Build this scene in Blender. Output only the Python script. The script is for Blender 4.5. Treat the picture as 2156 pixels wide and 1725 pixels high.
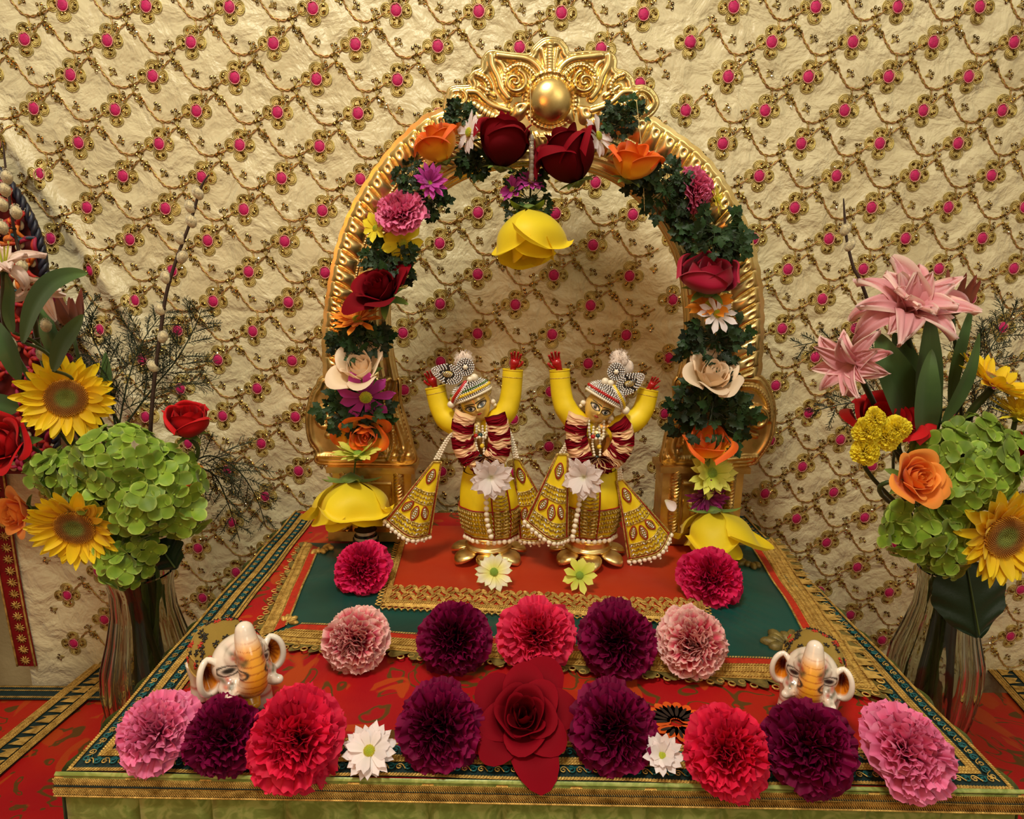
import bpy, math, random
import numpy as np
from mathutils import Vector, Matrix, Euler
from mathutils.noise import noise as mnoise
PI = math.pi; TAU = 2*math.pi
for o in list(bpy.data.objects): bpy.data.objects.remove(o)
scene = bpy.context.scene
COL = scene.collection
random.seed(7)
RNG = np.random.RandomState(11)

# ---------------------------------------------------------------- camera
CH = 0.325                      # camera height above the platform top (z = 0)
FPX = 1330.0; PITCH = math.radians(12.3); YAW = math.radians(-.8); ROLL = math.radians(.9)
cd = bpy.data.cameras.new('camera'); cam = bpy.data.objects.new('camera', cd); COL.objects.link(cam)
cd.sensor_fit = 'HORIZONTAL'; cd.sensor_width = 36; cd.lens = 36*FPX/2156
cd.clip_start = 0.01; cd.clip_end = 50
cam.location = (0, 0, CH)
_R = Euler((PI/2-PITCH, 0, YAW)).to_matrix() @ Matrix.Rotation(ROLL, 3, 'Z')
cam.rotation_euler = _R.to_euler()
scene.camera = cam
def ray(px, py): return _R @ Vector(((px-1078)/FPX, -(py-862.5)/FPX, -1.0))
def atz(px, py, z=0.0):
    d = ray(px, py); t = (z-CH)/d.z
    return Vector((d.x*t, d.y*t, z))
def aty(px, py, y):
    d = ray(px, py); t = y/d.y
    return Vector((d.x*t, y, CH+d.z*t))
def mpp(p):                       # metres per photo pixel at a point
    f = _R @ Vector((0,0,-1)); return (Vector(p)-Vector((0,0,CH))).dot(f)/FPX

# ---------------------------------------------------------------- world, lights, exposure
w = bpy.data.worlds.new('room_light'); scene.world = w; w.use_nodes = True
nt = w.node_tree; bg = nt.nodes['Background']
tc = nt.nodes.new('ShaderNodeTexCoord'); sx = nt.nodes.new('ShaderNodeSeparateXYZ'); rp = nt.nodes.new('ShaderNodeValToRGB')
mr = nt.nodes.new('ShaderNodeMapRange'); mr.inputs[1].default_value = -1; mr.inputs[2].default_value = 1
nt.links.new(tc.outputs['Generated'], sx.inputs[0]); nt.links.new(sx.outputs[2], mr.inputs[0]); nt.links.new(mr.outputs[0], rp.inputs[0])
rp.color_ramp.elements[0].position = .3; rp.color_ramp.elements[0].color = (.26,.17,.08,1)
rp.color_ramp.elements[1].position = .8; rp.color_ramp.elements[1].color = (.95,.80,.54,1)
nt.links.new(rp.outputs[0], bg.inputs[0]); bg.inputs[1].default_value = 0.50
def area(name, loc, target, size, power, color, sy=None):
    l = bpy.data.lights.new(name, 'AREA'); l.energy = power; l.color = color; l.size = size
    if sy: l.shape = 'RECTANGLE'; l.size_y = sy
    o = bpy.data.objects.new(name, l); COL.objects.link(o); o.location = loc
    o.rotation_euler = (Vector(target)-Vector(loc)).to_track_quat('-Z','Y').to_euler()
    return o
area('ceiling_lamp', (-.25, -.05, 1.55), (0, .72, .2), .28, 17, (1, .95, .80))
area('room_lamp', (.9, -.9, 1.3), (0, .7, .1), .7, 6.5, (1, .93, .76))
area('orange_lamp', (-.45, -.35, .55), (.25, .8, .15), .35, 1.7, (1, .32, .07))
scene.view_settings.view_transform = 'Standard'; scene.view_settings.look = 'None'
scene.view_settings.gamma = 1; scene.view_settings.exposure = 0.0; scene.view_settings.use_curve_mapping = False

# ---------------------------------------------------------------- mesh builder
class MB:
    def __init__(s): s.v = []; s.f = []; s.m = []; s.c = []; s.n = 0
    def add(s, V, F, mi=0, C=None):
        V = np.asarray(V, float); n = len(V)
        s.v.append(V)
        if C is None: C = np.zeros((n,4)); C[:,3] = 1
        else:
            C = np.asarray(C, float)
            if C.ndim == 1: C = np.tile(C, (n,1))
            if C.shape[1] == 3: C = np.hstack([C, np.ones((len(C),1))])
        s.c.append(C)
        if len(F):
            if isinstance(F, np.ndarray): grp = [F]
            else:
                by = {}
                for f in F: by.setdefault(len(f), []).append(tuple(f))
                grp = [np.array(x) for x in by.values()]
            for g in grp:
                s.f.append(g+s.n); s.m.append(np.full(len(g), mi, np.int32))
        s.n += n
    def mesh(s, name, mats, origin=None, smooth=True):
        me = bpy.data.meshes.new(name)
        V = np.concatenate(s.v) if s.v else np.zeros((0,3))
        if origin is not None: V = V-np.asarray(tuple(origin))
        me.vertices.add(len(V)); me.vertices.foreach_set('co', V.astype(np.float32).ravel())
        loops = np.concatenate([g.ravel() for g in s.f]).astype(np.int32)
        tot = np.concatenate([np.full(len(g), g.shape[1], np.int32) for g in s.f])
        st = np.r_[0, np.cumsum(tot)[:-1]].astype(np.int32)
        me.loops.add(len(loops)); me.loops.foreach_set('vertex_index', loops)
        me.polygons.add(len(tot)); me.polygons.foreach_set('loop_start', st); me.polygons.foreach_set('loop_total', tot)
        for m in (mats if isinstance(mats, (list,tuple)) else [mats]): me.materials.append(m)
        me.polygons.foreach_set('material_index', np.concatenate(s.m))
        me.polygons.foreach_set('use_smooth', np.full(len(tot), smooth))
        a = me.color_attributes.new('pc', 'FLOAT_COLOR', 'POINT')
        a.data.foreach_set('color', np.concatenate(s.c).astype(np.float32).ravel())
        me.update(calc_edges=True); me.validate(); return me
    def build(s, name, mats, parent=None, origin=None, smooth=True):
        o = bpy.data.objects.new(name, s.mesh(name, mats, origin, smooth)); COL.objects.link(o)
        if parent: o.parent = parent
        return o
def tag(o, label=None, cat=None, group=None, kind=None):
    if label: o['label'] = label
    if cat: o['category'] = cat
    if group: o['group'] = group
    if kind: o['kind'] = kind
    return o
def thing(name, loc, label, cat, group=None, rot=None, scale=None):
    o = bpy.data.objects.new(name, None); COL.objects.link(o); o.empty_display_size = .01
    o.location = loc
    if rot is not None: o.rotation_euler = rot
    if scale is not None: o.scale = (scale,)*3
    return tag(o, label, cat, group)
def facing(d, roll=0.0):          # euler whose +Z looks along d
    q = Vector(d).to_track_quat('Z','Y')
    return (q.to_matrix().to_4x4() @ Matrix.Rotation(roll,4,'Z')).to_euler()
def A(*x): return np.array(x, float)
def gridfaces(nu, nv, closed=False):
    F = []
    for i in range(nu-1):
        for j in range(nv if closed else nv-1):
            j2 = (j+1) % nv
            F.append((i*nv+j, i*nv+j2, (i+1)*nv+j2, (i+1)*nv+j))
    return F
_GF = {}
def gf(nu, nv, closed=False):
    k = (nu,nv,closed)
    if k not in _GF: _GF[k] = np.array(gridfaces(nu,nv,closed))
    return _GF[k]
def grid(mb, fn, nu, nv, mi=0, closed=False, col=None):
    u = np.linspace(0,1,nu)[:,None]; v = (np.linspace(0,1,nv) if not closed else np.arange(nv)/nv)[None,:]
    U,V = np.broadcast_arrays(u,v)
    P = fn(U,V); P = np.stack([np.broadcast_to(a,U.shape) for a in P], -1).reshape(-1,3)
    C = np.stack([U.ravel(),V.ravel(),np.zeros(U.size)],-1) if col is None else col
    mb.add(P, gf(nu,nv,closed), mi, C)
def tube(mb, pts, r, sides=5, mi=0, closed=False, col=None, cap=True):
    P = np.array([tuple(p) for p in pts], float); n = len(P)
    if n < 2: return
    if closed: T = np.roll(P,-1,0)-np.roll(P,1,0)
    else:
        T = np.empty_like(P); T[1:-1] = P[2:]-P[:-2]; T[0] = P[1]-P[0]; T[-1] = P[-1]-P[-2]
    T /= (np.linalg.norm(T,axis=1,keepdims=True)+1e-12)
    L = T.tolist(); a = (0,0,1) if abs(L[0][2])<.9 else (1,0,0); NN = []
    t = L[0]; nx,ny,nz = t[1]*a[2]-t[2]*a[1], t[2]*a[0]-t[0]*a[2], t[0]*a[1]-t[1]*a[0]
    for t in L:
        d = nx*t[0]+ny*t[1]+nz*t[2]; nx -= d*t[0]; ny -= d*t[1]; nz -= d*t[2]
        l = math.sqrt(nx*nx+ny*ny+nz*nz)
        if l < 1e-6: nx,ny,nz = t[1],t[2],t[0]; l = 1
        nx /= l; ny /= l; nz /= l; NN.append((nx,ny,nz))
    N = np.array(NN); B = np.cross(T,N); R = np.broadcast_to(np.asarray(r,float),(n,))
    a = np.arange(sides)*TAU/sides
    V = P[:,None,:]+R[:,None,None]*(np.cos(a)[None,:,None]*N[:,None,:]+np.sin(a)[None,:,None]*B[:,None,:])
    V = V.reshape(-1,3); F = gf(n,sides,True)
    if closed:
        k = (n-1)*sides
        F = np.vstack([F, [(k+j,k+(j+1)%sides,(j+1)%sides,j) for j in range(sides)]])
    if col is None:
        C = np.zeros((n*sides,4)); C[:,3] = 1; C[:,0] = np.repeat(np.linspace(0,1,n),sides)
    else: C = col
    mb.add(V, F, mi, C)
    if cap and not closed and sides > 3:
        k = mb.n-n*sides
        mb.f.append(np.array([list(range(sides))[::-1], [(n-1)*sides+j for j in range(sides)]])+k); mb.m.append(np.full(2,mi,np.int32))
_SP = {}
def sph(seg, ring):
    if (seg,ring) in _SP: return _SP[(seg,ring)]
    V = [(0,0,1)]
    for i in range(1,ring):
        t = PI*i/ring
        for j in range(seg): V.append((math.sin(t)*math.cos(TAU*j/seg), math.sin(t)*math.sin(TAU*j/seg), math.cos(t)))
    V.append((0,0,-1)); F = []
    for j in range(seg): F.append((0,1+j,1+(j+1)%seg))
    for i in range(ring-2):
        for j in range(seg):
            a=1+i*seg+j; b=1+i*seg+(j+1)%seg; F.append((a,a+seg,b+seg,b))
    k = 1+(ring-2)*seg
    for j in range(seg): F.append((k+j,len(V)-1,k+(j+1)%seg))
    _SP[(seg,ring)] = (np.array(V,float),F); return _SP[(seg,ring)]
def ball(mb, c, r, seg=8, ring=6, mi=0, sc=(1,1,1), rot=None, col=None):
    V,F = sph(seg,ring); V = V*np.array(sc)*r
    if rot is not None: V = V@np.array(rot).T
    mb.add(V+np.array(tuple(c)), F, mi, col)
def box(mb, c, s, mi=0, rot=None, col=None, bev=0):
    x,y,z = [q/2 for q in s]
    V = A(*[(i*x,j*y,k*z) for i in(-1,1) for j in(-1,1) for k in(-1,1)]).reshape(8,3)
    if rot is not None: V = V@np.array(rot).T
    mb.add(V+np.array(tuple(c)), [(0,1,3,2),(4,6,7,5),(0,4,5,1),(2,3,7,6),(0,2,6,4),(1,5,7,3)], mi, col)
def catmull(P, n=8, closed=False):
    P = [np.array(tuple(p),float) for p in P]; out = []
    N = len(P); R = range(N) if closed else range(N-1)
    for i in R:
        p0 = P[(i-1)%N] if closed or i>0 else P[0]; p1 = P[i]; p2 = P[(i+1)%N]; p3 = P[(i+2)%N] if closed or i+2<N else P[-1]
        for k in range(n):
            t = k/n
            out.append(.5*((2*p1)+(-p0+p2)*t+(2*p0-5*p1+4*p2-p3)*t*t+(-p0+3*p1-3*p2+p3)*t**3))
    if not closed: out.append(P[-1])
    return out
def resample(P, step=None, n=None, closed=False):
    P = np.array([tuple(p) for p in P],float)
    if closed: P = np.vstack([P,P[:1]])
    d = np.r_[0,np.cumsum(np.linalg.norm(np.diff(P,axis=0),axis=1))]
    if n is None: n = max(2,int(round(d[-1]/step))+1)
    s = np.linspace(0,d[-1],n)
    Q = np.stack([np.interp(s,d,P[:,k]) for k in range(P.shape[1])],-1)
    return Q[:-1] if closed else Q
def rz(a): c,s = math.cos(a),math.sin(a); return A((c,-s,0),(s,c,0),(0,0,1)).reshape(3,3)
def ry(a): c,s = math.cos(a),math.sin(a); return A((c,0,s),(0,1,0),(-s,0,c)).reshape(3,3)
def rx(a): c,s = math.cos(a),math.sin(a); return A((1,0,0),(0,c,-s),(0,s,c)).reshape(3,3)
def fbm(x, y, seed=0, oct=3):
    # cheap smooth pseudo-noise, vectorised: sums of rotated sines
    r = np.random.RandomState(seed); out = 0; amp = 1.0; fr = 1.0; tot = 0
    for o in range(oct):
        for k in range(4):
            a = r.rand()*TAU; p = r.rand(2)*TAU; f = fr*(.7+.6*r.rand())
            out = out+amp*np.sin(f*(x*math.cos(a)+y*math.sin(a))+p[0]+1.3*np.sin(f*.6*(-x*math.sin(a)+y*math.cos(a))+p[1]))/4
        tot += amp; amp *= .5; fr *= 2.03
    return out/tot

# ---------------------------------------------------------------- materials
def srgb(r, g, b):
    f = lambda c: (c/255/12.92) if c/255 <= .04045 else ((c/255+.055)/1.055)**2.4
    return (f(r), f(g), f(b), 1)
class MT:
    def __init__(s, name):
        s.m = bpy.data.materials.new(name); s.m.use_nodes = True; s.nt = s.m.node_tree
        s.b = s.nt.nodes['Principled BSDF']
    def n(s, t, **k):
        q = s.nt.nodes.new('ShaderNode'+t)
        for a,v in k.items(): setattr(q,a,v)
        return q
    def l(s, a, b): s.nt.links.new(a,b)
    def set(s, **k):
        for a,v in k.items():
            s.b.inputs[{'color':'Base Color','rough':'Roughness','metal':'Metallic','sheen':'Sheen Weight','coat':'Coat Weight','spec':'Specular IOR Level','sss':'Subsurface Weight','aniso':'Anisotropic','trans':'Transmission Weight','ior':'IOR','alpha':'Alpha','sheenr':'Sheen Roughness'}[a]].default_value = v
        return s
    def noise(s, scale, detail=4, rough=.55, dist=0, coord='Object', sc=None):
        tc = s.n('TexCoord'); q = s.n('TexNoise'); q.inputs['Scale'].default_value = scale; q.inputs['Detail'].default_value = detail
        q.inputs['Roughness'].default_value = rough; q.inputs['Distortion'].default_value = dist
        if sc:
            mp = s.n('Mapping'); mp.inputs['Scale'].default_value = sc; s.l(tc.outputs[coord],mp.inputs[0]); s.l(mp.outputs[0],q.inputs[0])
        else: s.l(tc.outputs[coord],q.inputs[0])
        return q.outputs[0]
    def voro(s, scale, feature='F1', coord='Object'):
        tc = s.n('TexCoord'); q = s.n('TexVoronoi'); q.feature = feature; q.inputs['Scale'].default_value = scale
        s.l(tc.outputs[coord],q.inputs['Vector']); return q.outputs[0]
    def ramp(s, src, stops, interp='LINEAR'):
        r = s.n('ValToRGB'); s.l(src,r.inputs[0]); e = r.color_ramp.elements; r.color_ramp.interpolation = interp
        e[0].position, e[0].color = stops[0][0], stops[0][1]; e[1].position, e[1].color = stops[-1][0], stops[-1][1]
        for p,c in stops[1:-1]:
            q = e.new(p); q.color = c
        return r.outputs[0]
    def mix(s, fac, a, b, mode='MIX'):
        q = s.n('Mix', data_type='RGBA', blend_type=mode)
        for i,v in ((0,fac),(6,a),(7,b)):
            if hasattr(v,'node'): s.l(v,q.inputs[i])
            else: q.inputs[i].default_value = v
        return q.outputs[2]
    def math(s, op, a, b=0, c=None):
        q = s.n('Math', operation=op)
        for i,v in enumerate((a,b) if c is None else (a,b,c)):
            if hasattr(v,'node'): s.l(v,q.inputs[i])
            else: q.inputs[i].default_value = v
        return q.outputs[0]
    def col(s, src): s.l(src,s.b.inputs['Base Color']); return s
    def rgh(s, src): s.l(src,s.b.inputs['Roughness']); return s
    def bump(s, src, strength=.3, dist=.001):
        q = s.n('Bump'); q.inputs['Strength'].default_value = strength; q.inputs['Distance'].default_value = dist
        if s.b.inputs['Normal'].links: s.l(s.b.inputs['Normal'].links[0].from_socket, q.inputs['Normal'])
        s.l(src,q.inputs['Height']); s.l(q.outputs[0],s.b.inputs['Normal']); return s
    def attr(s, ch=None):
        q = s.n('Attribute'); q.attribute_name = 'pc'
        if ch is None: return q.outputs[0]
        x = s.n('SeparateColor'); s.l(q.outputs[0],x.inputs[0]); return x.outputs[ch]
def g4(v): return (v,v,v,1)
MATS = {}
def plain(name, c, rough=.5, metal=0, nscale=0, namt=.12, bump=0, bscale=200, **k):
    if name in MATS: return MATS[name]
    t = MT(name); t.set(color=c, rough=rough, metal=metal, **k)
    if nscale:
        d = tuple(q*(1-namt*2.2) for q in c[:3])+(1,); e = tuple(min(1,q*(1+namt*1.6)) for q in c[:3])+(1,)
        t.col(t.ramp(t.noise(nscale), [(.3,d),(.7,e)]))
    if bump: t.bump(t.noise(bscale,3), bump, .0006)
    MATS[name] = t.m; return t.m
def petalmat(name, stops, rough=.55, edge=None, trans=.18, vein=0.25, sheen=.15, noisec=.10, varc=.12, spec=.3):
    """stops: colour from petal base (0) to tip (1)"""
    if name in MATS: return MATS[name]
    t = MT(name); t.set(rough=rough, sheen=sheen, spec=spec)
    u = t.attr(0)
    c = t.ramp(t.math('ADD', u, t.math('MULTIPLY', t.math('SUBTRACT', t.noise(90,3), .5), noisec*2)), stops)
    if edge is not None:
        e = t.math('ADD', t.attr(1), t.math('MULTIPLY', t.math('SUBTRACT', t.noise(160,3), .5), .35))
        c = t.mix(t.ramp(e, [(.62,g4(0)),(.9,g4(1))]), c, edge)
    rnd = t.attr(2)
    h = t.n('HueSaturation'); t.l(c,h.inputs['Color'])
    t.l(t.math('ADD', t.math('MULTIPLY', rnd, varc*2), 1-varc), h.inputs['Value'])
    t.col(h.outputs[0])
    if vein: t.bump(t.noise(260,4,.6), vein, .0005)
    if trans:
        tr = t.n('BsdfTranslucent'); t.l(h.outputs[0],tr.inputs[0]); mx = t.n('MixShader'); mx.inputs[0].default_value = trans
        out = t.nt.nodes['Material Output']; t.l(t.b.outputs[0],mx.inputs[1]); t.l(tr.outputs[0],mx.inputs[2]); t.l(mx.outputs[0],out.inputs[0])
    MATS[name] = t.m; return t.m
def goldmat(name, c=(.62,.42,.13,1), rough=.3, bump=.25, bs=60, dark=(.35,.2,.05,1), metal=1.0, ns=25):
    if name in MATS: return MATS[name]
    t = MT(name); t.set(metal=metal, rough=rough)
    t.col(t.ramp(t.noise(ns,5), [(.3,dark),(.6,c)]))
    t.rgh(t.ramp(t.noise(ns*2.3,4), [(.3,g4(rough*.8)),(.7,g4(min(1,rough*1.5)))]))
    if bump: t.bump(t.noise(bs,4), bump, .001)
    MATS[name] = t.m; return t.m
THREAD = goldmat('gold_thread', srgb(232,192,104), .42, .6, 900, srgb(150,110,40), .55, 120)
THREAD2 = goldmat('pale_gold_thread', srgb(226,204,116), .38, .5, 900, srgb(140,115,45), .6, 120)
BRASS = goldmat('polished_brass', srgb(244,218,150), .27, .10, 45, srgb(220,184,108), 1.0, 22)
BRASSD = goldmat('aged_brass', srgb(228,196,124), .34, .22, 90, srgb(186,146,78), 1.0, 30)
PEARL = plain('pearl', srgb(238,226,200), .22, coat=.5, sheen=.2)
RHINE = plain('rhinestone', srgb(225,220,215), .08, metal=.75)
# ---------------------------------------------------------------- setting
YB = 0.845                        # distance of the hanging cloth
ZL = -0.262                       # the lower tables on both sides
# wall behind the cloth
t = MT('painted_wall'); t.set(rough=.8)
t.col(t.ramp(t.noise(12,4), [(.35,srgb(186,160,112)),(.7,srgb(204,180,132))])); t.bump(t.noise(160,4),.5,.0015)
mb = MB(); box(mb, (0,YB+.11,.35), (2.6,.05,1.9)); tag(mb.build('wall_back', t.m, smooth=False), kind='structure')
t = MT('floor_carpet'); t.set(rough=.95); t.col(t.ramp(t.noise(60,4), [(.35,srgb(90,70,48)),(.7,srgb(120,98,70))])); t.bump(t.noise(400,3),.6,.003)
mb = MB(); box(mb, (0,.1,-.745), (2.6,1.6,.05)); tag(mb.build('floor', t.m, smooth=False), kind='structure')

# ---- the embroidered cloth hanging behind the shrine
HEM = (aty(5,1000,YB).x+aty(62,1430,YB).x)/2
XS = aty(1436,150,YB).x
def cloth_y(x, z):
    x = np.asarray(x,float); z = np.asarray(z,float)
    y = YB + .0022*fbm(x*26,z*24,3,3) + .0010*fbm(x*95,z*80,5,3)
    y = y - .0016*np.abs(fbm(x*60+z*18,z*55,8,2))
    # diagonal gathers on the left
    d = (x+.60)*.86+(z-.28)*.50
    for c,a,wd in ((-.055,.013,.016),(.02,.015,.017),(.085,.010,.012),(-.13,.010,.02)):
        m = np.clip((z-(-.1))/.35,0,1)
        y = y - a*np.exp(-((d-c)/wd)**2)*m*np.clip((-.25-x)/.12,0,1)
    # long vertical waves, stronger low down
    y = y - .006*np.sin(x*23+1.1*z)*np.clip(.45-z,0,.6)
    # seams
    for sx_ in (XS,XS+.065):
        y = y - .0022*np.exp(-((x-sx_-.01*z)/.0018)**2)
    y = y + .0016*np.exp(-((z-.268+.004*np.sin(x*9))/.0025)**2)
    return y
XL = lambda z: -.792+.07*np.clip((.1-z),-.2,1)*1.0   # left hem leans
def CP(x, z, lift=0.0): return (float(x), float(cloth_y(x,z))-lift, float(z))
mb = MB()
def fn(u,v):
    z = -.30+u*1.42
    x0 = HEM+np.clip(z-.30,0,1)*-.5; x = x0+v*(1.0-x0)
    return (x, cloth_y(x,z), z)
grid(mb, fn, 420, 520, 0)
t = MT('cream_satin'); t.set(rough=.42, sheen=.35, spec=.45)
t.col(t.ramp(t.noise(9,5,.6,.4), [(.3,srgb(208,194,150)),(.72,srgb(226,214,172))]))
t.bump(t.noise(26,4,.5,.5),.9,.014); t.bump(t.noise(60,3,.5,.7),.5,.004); t.bump(t.noise(9,3,.5,.4),.5,.02); t.bump(t.noise(1800,2),.12,.0004)
SATIN = t.m
MAG = plain('magenta_thread', srgb(194,0,92), .6, nscale=300, bump=.8, bscale=900, sheen=.1)
OLIVE = plain('olive_net', srgb(204,182,112), .5, metal=.3, nscale=200)
SEQ = plain('sequin_metal', srgb(150,118,55), .16, metal=.95, nscale=60, namt=.3)
SEQL = plain('bright_sequin', srgb(245,235,200), .06, metal=1.0)
VINE = plain('rose_gold_cord', srgb(196,140,84), .45, metal=.4, nscale=120)
def cring(mb, x, z, rx_, rz_, rot, r, mi, n=12, lift=.0008, sides=3):
    P = []
    for k in range(n):
        a = TAU*k/n; ex = rx_*math.cos(a); ez = rz_*math.sin(a)
        P.append((x+ex*math.cos(rot)-ez*math.sin(rot), z+ex*math.sin(rot)+ez*math.cos(rot)))
    P = np.array(P); Y = cloth_y(P[:,0],P[:,1])-lift
    tube(mb, np.stack([P[:,0],Y,P[:,1]],-1), r, sides, mi, closed=True)
def cdisc(mb, x, z, rx_, rz_, rot, mi, lift, n=12):
    a = np.arange(n)*TAU/n; ex = rx_*np.cos(a); ez = rz_*np.sin(a)
    X = np.r_[x, x+ex*math.cos(rot)-ez*math.sin(rot)]; Z = np.r_[z, z+ex*math.sin(rot)+ez*math.cos(rot)]
    mb.add(np.stack([X,cloth_y(X,Z)-lift,Z],-1), [(0,1+k,1+(k+1)%n) for k in range(n)], mi)
def sequin(mb, x, z, r, rnd):
    rot = rx(PI/2+rnd.uniform(-.45,.45))@rz(rnd.uniform(0,6))
    V = []; n = 8
    for k in range(n):
        a = TAU*k/n; V.append((r*math.cos(a),r*math.sin(a),0))
    for k in range(n):
        a = TAU*k/n; V.append((r*.38*math.cos(a),r*.38*math.sin(a),.0006))
    V = np.array(V)@rot.T+np.array(CP(x,z,.0016))
    mb.add(V, [(k,(k+1)%n,n+(k+1)%n,n+k) for k in range(n)], 4 if rnd.random()<.045 else 3)
def cvine(mb, pts, rad=.0007, mi=5, twist=True):
    P = np.array(catmull([A(*p) for p in pts], 8)); P = resample(P, .003)
    nrm = np.stack([-np.gradient(P[:,1]),np.gradient(P[:,0])],-1); nrm /= np.linalg.norm(nrm,axis=1,keepdims=True)+1e-9
    s = np.arange(len(P))*1.25
    for ph in (0,PI):
        Q = P+nrm*(np.sin(s+ph)*.0011)[:,None]
        tube(mb, np.stack([Q[:,0],cloth_y(Q[:,0],Q[:,1])-.0009,Q[:,1]],-1), rad, 3, mi if ph==0 else 1)
def motif(mb, x, z, sx_=1.0, rnd=random, slant=0.0):
    S = 1.0
    for k,(dx,dz) in enumerate(((0,1),(1,0),(0,-1),(-1,0))):
        px = x+dx*.0118*sx_+dz*slant; pz = z+dz*.0118
        wx,wz = (.0080*sx_,.0066) if dz else (.0064*sx_,.0074)
        cdisc(mb, px, pz, wx*.94, wz*.94, 0, 2, .0006)
        for q in (1.08,.82,.55):
            cring(mb, px+dx*.001*(q<1), pz, wx*q, wz*q, 0, .00062 if q==1 else .0005, 1)
        for j in range(3 if k%2 else 4):
            a = rnd.uniform(0,TAU); sequin(mb, px+math.cos(a)*wx*.5, pz+math.sin(a)*wz*.5, .0019, rnd)
    V,F = sph(10,8); V = V*A(.0066*sx_,.0024,.0071); V[:,0] += 0
    rr = 1+.12*np.sin(np.arctan2(V[:,2],V[:,0])*6); V[:,0] *= rr; V[:,2] *= rr
    mb.add(V+np.array(CP(x,z,.001)), F, 6)
    cring(mb, x, z, .0070*sx_, .0075, 0, .0006, 7, 14, .0022)
def sprig(mb, x, z, ang, rnd, n=3):
    for k in range(n):
        a = ang+(k-1)*1.0; sequin(mb, x+math.cos(a)*.0048, z+math.sin(a)*.0048, .0021, rnd)
        tube(mb, [CP(x-math.cos(ang)*.004,z-math.sin(ang)*.004,.001),CP(x+math.cos(a)*.003,z+math.sin(a)*.003,.001)], .0005, 3, 1)
rnd = random.Random(4)
PX, PZ = .0992, .0772
def lattice(x0, z0, xa, xb, tilt=0.0, phase=0):
    for j in range(-12,30):
        for i in range(-18,18):
            x = x0+i*PX+(j%2)*PX/2; z = z0+j*PZ/2+tilt*(x-x0)
            if not (xa <= x < xb) or z > 1.05 or z < -.27 or x < HEM+.02-max(0,z-.30)*.5: continue
            sx_ = 1.0
            if x < -.30:
                g = abs((cloth_y(x+.006,z)-cloth_y(x-.006,z))/.012); sx_ = 1/(1+.9*g)
            motif(mb, x, z, sx_, rnd)
            # vine: an S from this flower to the one right of it in the next row
            x2,z2 = x+PX/2, z+PZ/2+tilt*PX/2
            if j % 2 == 0 or True:
                if x+PX/2 < xb:
                    cvine(mb, [(x+.011,z+.008),(x+.022,z+.019),(x+.033,z+.014),(x+.041,z+.001),(x+.052,z-.011),(x+.066,z-.012),(x+PX-.013,z-.004+tilt*PX)])
                cvine(mb, [(x+.055,z-.012),(x+.058,z-.022),(x+PX/2+.006,z-PZ/2+.012)], .0005)
                for (dx,dz,an) in ((.030,.010,.2),(.050,.003,.6),(.024,.024,1.6),(.058,-.022,-.6),(.073,-.004,1.4),(-.020,-.022,3.6)):
                    if xa < x+dx < xb: sprig(mb, x+dx, z+dz, an+rnd.uniform(-.4,.4), rnd)
p0 = aty(922,98,YB); p1 = aty(1623,90,YB)
lattice(p0.x, p0.z-8*PZ, -1, XS-.002, .004)
lattice(p1.x, p1.z-8*PZ, XS+.005, .98, .019)
CENTRE_EDGE = plain('pink_edge_thread', srgb(235,160,150), .5, metal=.2)
tag(mb.build('backdrop_cloth', [SATIN,THREAD2,OLIVE,SEQ,SEQL,VINE,MAG,CENTRE_EDGE]),
    'cream satin backdrop cloth embroidered with gold vines and magenta-centred flowers, hanging on the wall', 'backdrop cloth')
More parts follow.
